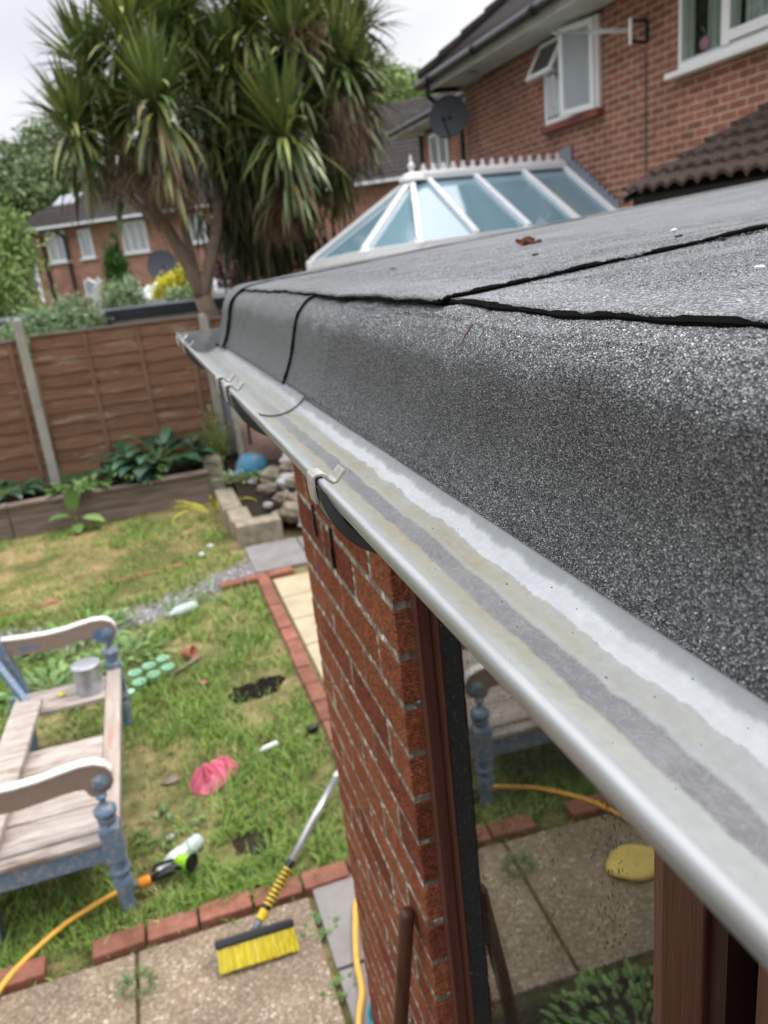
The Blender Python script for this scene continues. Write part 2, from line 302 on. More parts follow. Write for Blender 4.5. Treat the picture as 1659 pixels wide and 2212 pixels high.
M['pink']=(lambda t:t.done(t.mix(t.noise(9,5,.6),(.55,.05,.12),(.85,.27,.36)),.55,t.bump(t.noise(18,5,.7),.012,.8),.4))(T('pink_cloth'))
M['terracotta']=flat('terracotta',(.55,.20,.13),.8,.15,15)
M['tray']=flat('mint_plastic',(.36,.62,.42),.45,.15,20)
M['whiteplastic']=flat('white_plastic',(.78,.79,.78),.35,.1,12)
M['clear']=(lambda t:t.done((.80,.90,.87),.15,t.bump(t.noise(40,3),.004,.4),.6,0,Transmission_Weight=.35,IOR=1.3))(T('clear_bottle_plastic'))
M['teal']=flat('teal_plastic',(.03,.22,.26),.4)
M['glaze']=(lambda t:t.done(t.mix(t.ramp(t.noise(9,5,.6),[(.56,0),(.64,1)]),t.mix(t.noise(4,3),(.02,.13,.22),(.05,.26,.38)),(.26,.19,.13)),.45,t.bump(t.noise(20,4),.003,.4),.5))(T('turquoise_paint'))
M['rock']=flat('garden_rock',(.27,.225,.165),.9,.5,9,30,.03,.2)
M['rock2']=flat('pale_garden_rock',(.43,.40,.40),.85,.35,9,30,.02,.2)
M['pinkrock']=flat('pinkish_rock',(.30,.20,.155),.9,.3,3,14,.03,.2)
M['slate']=flat('slate_sheet',(.17,.19,.21),.6,.2,4)
M['gravel']=leafm('gravel_stone',(.10,.09,.10),(.24,.22,.24),(.5,.47,.5),.8,.2)
M['tin']=flat('dented_tin',(.50,.52,.56),.38,.25,18,30,.002,.5,.55)
M['lid']=flat('paint_stained_lid',(.62,.60,.47),.5,.25,30,40,.001)
M['blacksoil']=flat('black_compost',(.016,.013,.010),.95,.5,20,40,.02,.1)
M['brownsoil']=flat('dark_garden_soil',(.05,.038,.026),.95,.5,20,40,.02,.1)
M['deadbrown']=flat('curled_brown_leaf',(.20,.075,.035),.7,.3,40,90,.002)
M['mauve']=flat('mauve_ceramic',(.52,.25,.40),.4)
M['whiteveneer']=flat('white_shed_roof',(.70,.70,.72),.5,.1,3)
M['shedfelt']=flat('dark_shed_edge',(.035,.04,.048),.5,.3,5)
M['purpleslate']=flat('wet_slate_chips',(.16,.14,.16),.6)

# ---------------------------------------------------------------- mesh helpers
OO={}
class MB:
    def __init__(s): s.v=[]; s.f=[]; s.mi=[]; s.mat=0
    def add(s,vs,fs):
        b=len(s.v); s.v.extend([tuple(x) for x in vs]); s.f.extend([tuple(i+b for i in f) for f in fs]); s.mi.extend([s.mat]*len(fs)); return s
    def obox(s,c,ax,ay,az):  # centre and half axes
        c,ax,ay,az=map(Vector,(c,ax,ay,az)); vs=[c+i*ax+j*ay+k*az for k in(-1,1) for j in(-1,1) for i in(-1,1)]
        return s.add(vs,[(0,2,3,1),(4,5,7,6),(0,1,5,4),(2,6,7,3),(0,4,6,2),(1,3,7,5)])
    def box(s,x0,x1,y0,y1,z0,z1): return s.obox(((x0+x1)/2,(y0+y1)/2,(z0+z1)/2),((x1-x0)/2,0,0),(0,(y1-y0)/2,0),(0,0,(z1-z0)/2))
    def bar(s,p,q,w,h,up=(0,0,1)):
        p,q=Vector(p),Vector(q); d=(q-p); L=d.length; d.normalize(); up=Vector(up)
        sx=d.cross(up); 
        if sx.length<1e-4: sx=d.cross(Vector((1,0,0)))
        sx.normalize(); u=sx.cross(d)
        return s.obox((p+q)/2,d*L/2,sx*w/2,u*h/2)
    def tube(s,pts,r,seg=10,cap=True):
        pts=[Vector(p) for p in pts]; n=len(pts); rr=r if hasattr(r,'__len__') else [r]*n
        d0=(pts[1]-pts[0]).normalized(); a=d0.orthogonal().normalized(); vs=[]
        for i,p in enumerate(pts):
            d=(pts[min(i+1,n-1)]-pts[max(i-1,0)]).normalized(); a=(a-d*a.dot(d)).normalized(); b=d.cross(a)
            for k in range(seg):
                t=2*math.pi*k/seg; vs.append(p+(a*math.cos(t)+b*math.sin(t))*rr[i])
        fs=[(i*seg+k,i*seg+(k+1)%seg,(i+1)*seg+(k+1)%seg,(i+1)*seg+k) for i in range(n-1) for k in range(seg)]
        if cap: fs+= [tuple(range(seg-1,-1,-1)),tuple(range((n-1)*seg,n*seg))]
        return s.add(vs,fs)
    def lathe(s,prof,c,ax=(0,0,1),seg=20):
        ax=Vector(ax).normalized(); c=Vector(c); a=ax.orthogonal().normalized(); b=ax.cross(a); vs=[]
        for r,h in prof:
            for k in range(seg):
                t=2*math.pi*k/seg; vs.append(c+ax*h+(a*math.cos(t)+b*math.sin(t))*max(r,1e-4))
        n=len(prof)
        fs=[(i*seg+k,i*seg+(k+1)%seg,(i+1)*seg+(k+1)%seg,(i+1)*seg+k) for i in range(n-1) for k in range(seg)]
        fs+= [tuple(range(seg-1,-1,-1)),tuple(range((n-1)*seg,n*seg))]
        return s.add(vs,fs)
    def prism(s,poly,off):  # planar polygon points + extrusion vector
        off=Vector(off); p=[Vector(x) for x in poly]; n=len(p)
        return s.add(p+[x+off for x in p],[tuple(range(n-1,-1,-1)),tuple(range(n,2*n))]+[(i,(i+1)%n,n+(i+1)%n,n+i) for i in range(n)])
    def grid(s,f,nu,nv):
        vs=[f(i/nu,j/nv) for j in range(nv+1) for i in range(nu+1)]
        return s.add(vs,[(j*(nu+1)+i,j*(nu+1)+i+1,(j+1)*(nu+1)+i+1,(j+1)*(nu+1)+i) for j in range(nv) for i in range(nu)])
    def leaf(s,p,d,L,w,droop,n=6,tipf=.08,side=None,base=.45):
        p=Vector(p); d=Vector(d).normalized(); st=L/n; vs=[]; 
        sd=side or d.cross(Vector((0,0,1)))
        if sd.length<.05: sd=Vector((random.uniform(-1,1),random.uniform(-1,1),0))
        sd.normalize()
        for i in range(n+1):
            u=i/n; ww=w*.5*max(tipf,(base+(1-base)*math.sin(min(1,u*2.2)*math.pi/2))*(1-max(0,(u-.45)/.55)**1.6))
            vs+= [p-sd*ww,p+sd*ww]
            p=p+d*st; d=(d+Vector((0,0,-droop*(.25+u)/n*2.2))).normalized()
        return s.add(vs,[(2*i,2*i+1,2*i+3,2*i+2) for i in range(n)])
    def blob(s,c,r,seed=0,seg=12,rings=8,amp=.2,k=2.2):
        c=Vector(c); r=Vector(r); rs=random.Random(seed); ph=[rs.uniform(0,6) for _ in range(9)]; vs=[]
        for j in range(rings+1):
            th=math.pi*j/rings
            for i in range(seg):
                f=2*math.pi*i/seg; n=Vector((math.sin(th)*math.cos(f),math.sin(th)*math.sin(f),math.cos(th)))
                a=1+amp*(math.sin(k*n.x*2+ph[0])*math.sin(k*n.y*2+ph[1])+.6*math.sin(k*2*n.z*2+ph[2]+n.x*3)+.4*math.sin(k*4*n.y+ph[3])*math.cos(k*4*n.x+ph[4]))
                vs.append(c+Vector((n.x*r.x,n.y*r.y,n.z*r.z))*a)
        return s.add(vs,[(j*seg+i,(j+1)*seg+i,(j+1)*seg+(i+1)%seg,j*seg+(i+1)%seg) for j in range(rings) for i in range(seg)])
    def build(s,name,mats,parent=None,smooth=False,bevel=0,org=None):
        root=parent
        while root is not None and root.parent is not None: root=root.parent
        if root is not None: o0=np.array(OO[root.name])
        elif org is not None: o0=np.array(org,float)
        else:
            a=np.array(s.v); o0=np.array([(a[:,0].min()+a[:,0].max())/2,(a[:,1].min()+a[:,1].max())/2,a[:,2].min()])
        me=bpy.data.meshes.new(name); a=np.array(s.v,float)-o0
        me.from_pydata(a.tolist(),[],s.f)
        for m_ in (mats if isinstance(mats,(list,tuple)) else [mats]): me.materials.append(m_)
        if any(s.mi): me.polygons.foreach_set('material_index',s.mi)
        if smooth: me.polygons.foreach_set('use_smooth',[True]*len(me.polygons))
        me.update()
        o=bpy.data.objects.new(name,me); COL.objects.link(o)
        if parent is not None: o.parent=parent
        else: o.location=o0; OO[o.name]=tuple(float(x) for x in o0)
        if bevel:
            b=o.modifiers.new('b','BEVEL'); b.width=bevel; b.segments=2; b.limit_method='ANGLE'
        return o
def tag(o,label,cat,group=None,kind=None):
    o['label']=label; o['category']=cat
    if group: o['group']=group
    if kind: o['kind']=kind
    return o
def thing(name,label,cat,loc,group=None):
    o=bpy.data.objects.new(name,None); COL.objects.link(o); o.location=loc; OO[o.name]=tuple(float(x) for x in loc); o.empty_display_size=.1
    return tag(o,label,cat,group)
def struct(o): o['kind']='structure'; return o
def np_mesh(name,V,F,mat,parent=None,org=(0,0,0)):
    me=bpy.data.meshes.new(name); V=np.asarray(V,np.float32); F=np.asarray(F,np.int32); k=F.shape[1]
    if parent is not None:
        rt=parent
        while rt.parent is not None: rt=rt.parent
        org=OO[rt.name]
    V=V-np.array(org,np.float32)
    me.vertices.add(len(V)); me.vertices.foreach_set('co',V.ravel()); me.loops.add(F.size); me.loops.foreach_set('vertex_index',F.ravel())
    me.polygons.add(len(F)); me.polygons.foreach_set('loop_start',np.arange(0,F.size,k,dtype=np.int32)); me.polygons.foreach_set('loop_total',np.full(len(F),k,np.int32))
    me.materials.append(mat); me.update(calc_edges=True)
    o=bpy.data.objects.new(name,me); COL.objects.link(o)
    if parent is not None: o.parent=parent
    else: o.location=org; OO[o.name]=tuple(float(x) for x in org)
    return o
H=2.65
# ================================================================ SETTING
g=MB(); g.grid(lambda u,v:(-150+300*u,-60+260*v,0),40,40); struct(g.build('ground',M['soil'],org=(0,0,0)))
# patio: exposed aggregate slabs
pt=MB()
def slab(mb,x0,x1,y0,y1,z=.03,gp=.008,j=.002):
    dz=random.uniform(-j,j); mb.box(x0+gp,x1-gp,y0+gp,y1-gp,-.03,z+dz)
for x0,x1 in ((-2.0,-1.2),(-1.2,-.47),(-.47,.262)): slab(pt,x0,x1,2.05,2.80)
struct(pt.build('patio',M['aggr'],org=(0,2.4,0),bevel=.004))
gp_=MB(); slab(gp_,.275,.9,1.62,2.38,.034); slab(gp_,.275,.9,2.38,2.86,.032); struct(gp_.build('side_pavement',M['greyslab'],org=(.6,2.2,0),bevel=.004))
pa=MB()
for y0,y1 in ((6.06,6.5),(5.6,6.06),(5.13,5.6),(4.2,5.13),(3.4,4.2),(2.9,3.4)):
    slab(pa,.745,1.25,y0,y1,.03); slab(pa,1.25,1.75,y0,y1,.03)
struct(pa.build('garden_path',M['cream'],org=(1,5,0),bevel=.006))
gs=MB(); slab(gs,.63,1.16,6.72,7.47,.035); slab(gs,1.16,1.8,6.72,7.47,.03); struct(gs.build('paving_slab',M['greyslab'],org=(1,7,0),bevel=.006))
gr=MB(); rs=random.Random(3)
V=[];F=[]
for k in range(4200):
    u=rs.random(); x=-1.75+u*2.5; yc=6.58+.10*x+.25*math.sin(x*2); y=yc+rs.gauss(0,.13)
    if .5<abs((x*1.7)%2-1)+rs.random()*.4>1.15: continue
    s_=rs.uniform(.008,.02); b=len(V); 
    for dx,dy,dz in ((1,0,0),(0,1,0),(-1,0,0),(0,-1,0),(0,0,.8)): V.append((x+dx*s_,y+dy*s_*rs.uniform(.6,1),.004+dz*s_))
    F+= [(b,b+1,b+4),(b+1,b+2,b+4),(b+2,b+3,b+4),(b+3,b,b+4)]
o=np_mesh('gravel',V,F,M['gravel'],org=(-.5,6.7,0)); tag(o,'grey slate gravel strip crossing the lawn beyond the bench','gravel',kind='stuff')

# ---------------------------------------------------------------- grass blades
def covered(x,y):
    return ((y<2.9)&(np.random.default_rng(3).random(len(y))>.10)) | ((x>.60)&(y<7.5)) | (y>9.42) | ((x>.5)&(y>7.4)) | (((x-.33)/.13)**2+((y-4.72)/.09)**2<1) | (((x-.02)/.13)**2+((y-3.22)/.10)**2<1)
def vnoise(x,y,sc,seed):
    r=np.random.default_rng(seed); G=r.random((64,64)); u=x*sc+31; v=y*sc+17; iu=np.floor(u).astype(int); iv=np.floor(v).astype(int); fu=u-iu; fv=v-iv
    fu=fu*fu*(3-2*fu); fv=fv*fv*(3-2*fv); a=lambda i,j:G[(iu+i)%64,(iv+j)%64]
    return (a(0,0)*(1-fu)+a(1,0)*fu)*(1-fv)+(a(0,1)*(1-fu)+a(1,1)*fu)*fv
N=210000
gy=2.80+ (rng.random(N)**1.35)*6.76; gx=-2.6+rng.random(N)*3.5
den=vnoise(gx,gy,2.6,1)*.5+vnoise(gx,gy,7,2)*.5
lush=vnoise(gx,gy,1.3,3)
dirt=np.exp(-(((gx+.28)/.26)**2+((gy-3.75)/.35)**2))*.9+np.exp(-(((gx-.55)/.2)**2+((gy-3.5)/.25)**2))*.5+np.exp(-(((gx+.05)/.3)**2+((gy-5.3)/.25)**2))*.4+np.exp(-(((gx-.3)/.22)**2+((gy-4.7)/.25)**2))*.6
keep=(~covered(gx,gy))&(rng.random(N)<np.clip(-.25+den*1.35-dirt-np.clip((gy-6.8)*.12,0,.3),0.05,1))
strip=(np.abs(gy-(6.58+.10*gx+.25*np.sin(gx*2)))<.22)&(rng.random(N)<.75); keep&=~strip
under=(gx<-.52)&(gx>-1.1)&(gy>3.1)&(gy<4.6)&(rng.random(N)<.45); keep&=~under
gx=gx[keep]; gy=gy[keep]; den=den[keep]; lush=lush[keep]; n=len(gx)
hgt=(.018+.036*rng.random(n))*(.6+1.1*lush)*np.where(gy>6.9,.6,1); hgt[rng.random(n)<.04]*=1.8
wd=.0018+.0022*rng.random(n)*(1+gy/9); az=rng.random(n)*2*np.pi; ln=.2+1.2*rng.random(n)
dx=np.cos(az); dy=np.sin(az)
B=np.stack([gx,gy,np.zeros(n)],1); D=np.stack([dx,dy,np.zeros(n)],1); Sd=np.stack([-dy,dx,np.zeros(n)],1)
h=hgt[:,None]; W_=wd[:,None]; up=np.array([[0,0,1.]])
p1=B+D*h*.35*ln[:,None]+up*h*.65; p2=B+D*h*1.0*ln[:,None]+up*h*.95
V=np.stack([B-Sd*W_,B+Sd*W_,p1-Sd*W_*.8,p1+Sd*W_*.8,p2-Sd*W_*.15,p2+Sd*W_*.15],1).reshape(-1,3)
ix=(np.arange(n)*6)[:,None]; F=np.concatenate([ix+np.array([[0,1,3,2]]),ix+np.array([[2,3,5,4]])],0)
o=np_mesh('lawn_grass',V,F,M['grass'],org=(-.8,6,0)); tag(o,'patchy green and straw coloured grass of the lawn','grass',kind='stuff')

# brick edging
def edging(name,label,pts,along,wd=.1,gap=.012,L=.215,z=.05,skip=()):
    mb=MB(); p=Vector(pts[0]); q=Vector(pts[1]); d=(q-p).normalized(); n_=Vector((-d.y,d.x,0)); t_=0;k=0
    while t_<(q-p).length-.05:
        l=L*random.uniform(.93,1.05)
        if k not in skip:
            c=p+d*(t_+l/2)+Vector((0,0,z/2-.02)); a=random.uniform(-.02,.02); dd=(d+n_*a).normalized(); nn_=Vector((-dd.y,dd.x,0))
            mb.obox(c+nn_*random.uniform(-.006,.006),dd*(l/2),nn_*wd/2,(0,0,z/2+.02+random.uniform(-.004,.004)))
        t_+=l+gap;k+=1
    o=mb.build(name,M['ebrick'],bevel=.006); tag(o,label,'brick edging','red brick edging of the lawn'); return o
edging('brick_edging','red edging bricks along the near patio, right of the gap, up to the pier',((-.645,2.868,0),(.62,2.875,0)),'x')
edging('brick_edging','red edging bricks of the near patio at the left frame edge under the yellow hose',((-1.95,2.862,0),(-.80,2.866,0)),'x')
edging('brick_edging','red edging bricks along the left side of the cream path',((.672,2.95,0),(.672,6.55,0)),'y',.1)
edging('brick_edging','short red edging brick row crossing in front of the grey slab',((.30,6.60,0),(1.0,6.63,0)),'x',.12)
edging('brick_edging','half buried red edging bricks along the far side of the gravel strip',((-.62,7.32,0),(.05,7.42,0)),'x',.07,z=.014)
edging('brick_edging','half buried red edging bricks at the left frame edge beyond the gravel strip',((-1.75,7.05,0),(-1.2,7.12,0)),'x',.08,z=.016)
# ================================================================ THE EXTENSION (roof, gutter, pier, window)
EXT=thing('brick_extension','flat roofed brick extension with grey mineral felt roof and plastic gutter in the foreground','building',(0,0,0))
# brick pier: real bricks over a mortar core
y0P,y1P=.893,1.512
mo=MB(); mo.box(.2506,1.2,y0P+.003,y1P-.003,0,2.42)
WALL=mo.build('wall',M['mortar'],EXT)
bk=MB(); zc=2.21+.005; k=0; z=zc-.075*29
rs=random.Random(5)
while z<2.40:
    lens=[.2135,.2135,.2135] if k%2==0 else [.1025,.2135,.2135,.1025]
    y=y0P; tot=sum(lens)+.013*(len(lens)-1); sc=(y1P-y0P)/tot
    for i,l in enumerate(lens):
        l*=sc; e=rs.uniform(-.0012,.0002); z0=z+.0060+rs.uniform(-.0012,.0012); z1=min(z+.0690+rs.uniform(-.0012,.0012),2.42)
        a=y+rs.uniform(-.001,.001)
        bk.obox((.25+e+.05,a+l/2,(z0+z1)/2),(.05,0,0),(rs.uniform(-.0006,.0006),l/2,0),(0,0,(z1-z0)/2)); y+=l+.013*sc
    x=.36
    while x<1.2: bk.box(x,x+.205,y1P-.06,y1P+rs.uniform(-.001,.001),z+.0045,min(z+.0705,2.42)); x+=.217
    z+=.075;k+=1
bk.build('brickwork',M['brick'],WALL,bevel=.0022)
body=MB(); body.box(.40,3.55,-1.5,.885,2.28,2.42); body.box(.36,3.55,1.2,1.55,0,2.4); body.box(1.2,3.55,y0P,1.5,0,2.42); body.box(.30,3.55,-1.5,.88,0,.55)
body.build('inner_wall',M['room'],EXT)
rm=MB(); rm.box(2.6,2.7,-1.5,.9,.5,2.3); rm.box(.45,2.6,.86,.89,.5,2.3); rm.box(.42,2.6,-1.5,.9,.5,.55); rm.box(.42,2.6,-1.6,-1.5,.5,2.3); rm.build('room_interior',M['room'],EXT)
# two cable brackets on the pier
for (ya,za,yb,zb) in ((1.352,H-.424,1.338,H-.472),(1.219,H-.430,1.216,H-.490)):
    h=MB(); h.bar((.247,ya,za+.006),(.2465,(ya+yb)/2,(za+zb)/2),.008,.005,(1,0,0)); h.bar((.245,(ya+yb)/2,(za+zb)/2+.003),(.246,yb,zb-.004),.009,.006,(1,0,0)); h.bar((.27,ya,za),(.246,ya,za),.005,.005)
    h.build('wall_hook',M['blackplastic'],EXT,bevel=.001)
# ---- felt
SL=.08
def prof(off=0.0):
    base=[(.2040,-.1785),(.2055,-.1760),(.2090,-.1690),(.2145,-.1580),(.2205,-.1440),(.2260,-.128),(.2308,-.110),(.2345,-.096),(.2385,-.0835),(.2440,-.073),(.2520,-.0640),(.261,-.0575),(.272,-.0530),(.285,-.0503),(.30,-.0490)]
    x=.30; 
    while x<1.2: x+=.06 if x<.6 else .12; base.append((x,-.0490+SL*(x-.30)))
    base.append((3.62,-.049+SL*3.32))
    out=[]
    for i,(x,z) in enumerate(base):
        a=base[max(0,i-1)]; b=base[min(len(base)-1,i+1)]; tx,tz=b[0]-a[0],b[1]-a[1]; l=math.hypot(tx,tz); out.append((x-tz/l*off,z+tx/l*off))
    return out
def wav(x,y): return .0012*math.sin(y*9+x*4)+.0009*math.sin(y*23+1+x*17)+.0006*math.sin(y*57+x*31)
def fsheet(mb,off,i0,i1,ya,yb,ny,endroll=False,edge0=0,edge1=0,xcut=None,sd=0):
    P=prof(off)[i0:i1]; rows=[(ya+(yb-ya)*j/ny,0,0) for j in range(ny+1)]
    if endroll: rows+= [(yb+.010,-.004,0),(yb+.018,-.013,0),(yb+.022,-.03,0),(yb+.024,-.16,0)]
    def f(u,v):
        i=int(round(u*(len(P)-1))); j=int(round(v*(len(rows)-1))); y,dz,_=rows[j]; x,z=P[i]
        wv=wav(x,y)*min(1,.12+max(0,z+.1785)*14)
        if z<-.06 : x+=wv; 
        else: z+=wv
        if i==0 and edge0: x+=edge0*(vn(y*60+sd)+vn(y*17+sd)*1.4)
        if dz: z=max(z+dz,-.23) if z<-.06 else z+dz
        yy=y
        if j==0 and edge1: yy+=edge1*(vn(x*70+sd)+1.5*vn(x*13+sd))
        return (x,yy,z+H)
    mb.grid(f,len(P)-1,len(rows)-1)
def vn(t):
    i=math.floor(t); f=t-i; h=lambda k:(math.sin(k*127.1+3.7)*43758.5453)%1-.5
    f=f*f*(3-2*f); return h(i)*(1-f)+h(i+1)*f
NP=len(prof())
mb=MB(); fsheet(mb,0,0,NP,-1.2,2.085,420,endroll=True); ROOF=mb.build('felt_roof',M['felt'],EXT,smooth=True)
def edge_strip(pts,wd=.0035):
    return MB().tube(pts,[wd*(.75+.5*abs(vn(i*.9))) for i in range(len(pts))],6)
# upper sheet A lies far of the lap; sheet B near of it, cut back from the arris
def topsheet(name,ya,yb,x0,off,ny,sd):
    mb=MB(); 
    xs=[x0,x0+.01,x0+.03,x0+.07,x0+.14,x0+.25,x0+.45,x0+.9,1.9,3.6]
    def zz(x): 
        P=prof(off); 
        for a,b in zip(P,P[1:]):
            if a[0]<=x<=b[0]: return a[1]+(b[1]-a[1])*(x-a[0])/(b[0]-a[0])
        return P[-1][1]
    def f(u,v):
        i=int(round(u*9)); j=int(round(v*ny)); x=xs[i]; y=ya+(yb-ya)*v
        z=zz(max(x,.2435))
        if i==0: x+=.0022*vn(y*60+sd)+.004*vn(y*9+sd)
        z+=wav(x,y)+(.0035*max(0,vn(y*7+sd+5)) if i==0 else 0)
        if j==0: y+=.003*vn(x*70+sd)+.006*vn(x*9+sd)
        return (x,y,z+H)
    mb.grid(f,9,ny); o=mb.build(name,M['felttop'],ROOF,smooth=True)
    s=o.modifiers.new('s','SOLIDIFY'); s.thickness=.0032; s.offset=-1
    e=MB(); n=int((yb-ya)*110)
    e.tube([(x0+.0020*vn(y*60+sd)+.004*vn(y*9+sd)+.0012,y,zz(x0)+wav(x0,y)-.0028+H) for y in [ya+(yb-ya)*k/n for k in range(n+1)]],[(2.2 if ya<0 else 1.3)*(.0006+.0026*abs(vn(k*.31))+.0014*abs(vn(k*1.3))) for k in range(n+1)],6)
    m2=260
    e.tube([(x,ya+.003*vn(x*70+sd)+.006*vn(x*9+sd)+.0008,zz(x)+wav(x,ya)-.0026+H) for x in [x0+(3.5-x0)*(k/m2)**1.6 for k in range(m2+1)]],[.0010+.0036*abs(vn(k*.31))+.0018*abs(vn(k*1.3)) for k in range(m2+1)],6)
    e.build('bitumen_edge',M['bitumen'],o)
    return o
topsheet('felt_sheet',-1.2,.76,.278,.0042,260,1.3)
topsheet('felt_sheet',.683,1.99,.266,.0095,200,7.7)
# far strip lap, running across the roof close to its end
def strip(name,ya,yb,off,i0,i1,sd,near=True,roll=False):
    mb=MB(); fsheet(mb,off,i0,i1,ya,yb,max(6,int((yb-ya)*60)),endroll=roll,edge1=.004,sd=sd); o=mb.build(name,M['felt'],ROOF,smooth=True)
    s=o.modifiers.new('s','SOLIDIFY'); s.thickness=.003; s.offset=-1
    P=prof(off-.002)[i0:i1]; e=MB(); pts=[]
    for i in range(len(P)-1):
        for k in range(6):
            x=P[i][0]+(P[i+1][0]-P[i][0])*k/6; z=P[i][1]+(P[i+1][1]-P[i][1])*k/6; wv=wav(x,ya)
            wv*=min(1,.12+max(0,z+.1785)*14); pts.append((x+(wv if z<-.06 else 0)-.0005,ya+.004*(vn(P[i][0]*70+sd)+1.5*vn(P[i][0]*13+sd))*(1-k/6)+.004*(vn(P[i+1][0]*70+sd)+1.5*vn(P[i+1][0]*13+sd))*(k/6),z+(wv if z>=-.06 else 0)+H))
    e.tube(pts,[.0006+.0022*abs(vn(k*.37+sd))+.0014*abs(vn(k*1.3+sd)) for k in range(len(pts))],6); e.build('bitumen_edge',M['bitumen'],o)
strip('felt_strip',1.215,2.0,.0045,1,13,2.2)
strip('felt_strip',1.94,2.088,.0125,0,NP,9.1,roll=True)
# mineral chippings close to the camera (real crystals on the felt)
P=np.array(prof(0.0)); seg=np.hypot(*(P[1:]-P[:-1]).T); cum=np.r_[0,np.cumsum(seg)]
def chips(n,smax,ya,yb,r0,r1,pw=1.0,off=0,smin=0,edge=False):
    s=smin+rng.random(n)*(smax-smin); y=ya+(yb-ya)*rng.random(n)**pw; i=np.clip(np.searchsorted(cum,s)-1,0,len(seg)-1); t=(s-cum[i])/seg[i]
    p=P[i]+(P[i+1]-P[i])*t[:,None]; tg=(P[i+1]-P[i])/seg[i][:,None]; nx=-tg[:,1]; nz=tg[:,0]
    wv=(.0012*np.sin(y*9+p[:,0]*4)+.0009*np.sin(y*23+1+p[:,0]*17)+.0006*np.sin(y*57+p[:,0]*31))*np.minimum(1,.12+np.maximum(0,p[:,1]+.1785)*14)
    x=p[:,0]+np.where(p[:,1]<-.06,wv,0)+nx*off; z=p[:,1]+np.where(p[:,1]<-.06,0,wv)+nz*off
    c=np.stack([x,y,z+H],1); r=(r0+(r1-r0)*rng.random(n)**2)
    d=rng.normal(size=(n,6,3)); base=np.array([[1,0,0],[-1,0,0],[0,1,0],[0,-1,0],[0,0,1],[0,0,-1.]])
    q=rng.normal(size=(n,3)); q/=np.linalg.norm(q,axis=1)[:,None]; a=np.cross(q,rng.normal(size=(n,3))); a/=np.linalg.norm(a,axis=1)[:,None]; b=np.cross(q,a)
    v=c[:,None,:]+r[:,None,None]*(base[None,:,0:1]*q[:,None]+base[None,:,1:2]*a[:,None]*.8+base[None,:,2:3]*b[:,None]*.45+d*.22)
    return v.reshape(-1,3)
oct_=np.array([[0,2,4],[2,1,4],[1,3,4],[3,0,4],[2,0,5],[1,2,5],[3,1,5],[0,3,5]])
VV=np.concatenate([chips(135000,.200,.05,1.0,.0004,.00095,pw=1.7,smin=.001),chips(60000,.205,.3,1.95,.0004,.0008,pw=1.3,smin=.001),chips(6000,.008,.05,1.6,.0004,.0008,off=.0003,smin=.0008)])
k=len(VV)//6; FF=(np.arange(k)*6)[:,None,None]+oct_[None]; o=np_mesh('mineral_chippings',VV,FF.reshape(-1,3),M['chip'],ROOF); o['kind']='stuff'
VV=[]
P0=P.copy()
P=np.array(prof(.0045)); VV.append(chips(48000,.62,-.1,.69,.0004,.0009,smin=.222))
P=np.array(prof(.0098)); VV.append(chips(32000,.60,.69,1.9,.0004,.0008,pw=1.5,smin=.222))
VV=np.concatenate(VV); k=len(VV)//6; FF=(np.arange(k)*6)[:,None,None]+oct_[None]; o=np_mesh('roof_chippings',VV,FF.reshape(-1,3),M['chiptop'],ROOF); o['kind']='stuff'
P=P0
# ---- gutter (half round, open end at the camera, stopped at the far end)
GC=(.164,H-.140); GR=.0585
def gp(r,a): return (GC[0]+r*math.sin(a),GC[1]-r*math.cos(a))   # a from straight down, + towards the wall
A0,A1=-R(80.5),R(62)
gut=MB(); nA=40; ya,yb=-.6,2.11
inner=[gp(GR-.0022,A0+(A1-A0)*i/nA) for i in range(nA+1)]; outer=[gp(GR,A0+(A1-A0)*i/nA) for i in range(nA+1)]
lipx,lipz=gp(GR-.0011,A0)
lip=[(lipx-.0020+.0,lipz-.0045),(lipx-.0030,lipz-.0010),(lipx-.0024,lipz+.0010),(lipx-.0012,lipz+.0018),(lipx+.0016,lipz+.0018),(lipx+.0024,lipz+.0008),(lipx+.0022,lipz-.0028)]
gut.mat=0; gut.grid(lambda u,v:(inner[int(round(u*nA))][0],ya+(yb-ya)*v,inner[int(round(u*nA))][1]),nA,90)
gut.mat=1; gut.grid(lambda u,v:(outer[int(round(u*nA))][0],ya+(yb-ya)*v,outer[int(round(u*nA))][1]),nA,90)
gut.grid(lambda u,v:(lip[int(round(u*6))][0],ya+(yb-ya)*v,lip[int(round(u*6))][1]),6,90)
GUT=gut.build('gutter',[M['gut_in'],M['gut_out']],EXT,smooth=True)
def arcsheet(r0,r1,a0,a1,ya,yb,c=GC,n=30):
    mb=MB(); q=lambda r,a:(c[0]+r*math.sin(a),c[1]-r*math.cos(a))
    pts=[q(r0,a0+(a1-a0)*i/n) for i in range(n+1)]+[q(r1,a1-(a1-a0)*i/n) for i in range(n+1)]
    m_=len(pts); mb.add([(x,ya,z) for x,z in pts]+[(x,yb,z) for x,z in pts],[(i,(i+1)%m_,m_+(i+1)%m_,m_+i) for i in range(m_)]+[(i,i+1,m_-2-i,m_-1-i) for i in range(n)]+[(m_+i+1,m_+i,2*m_-1-i,2*m_-2-i) for i in range(n)])
    return mb
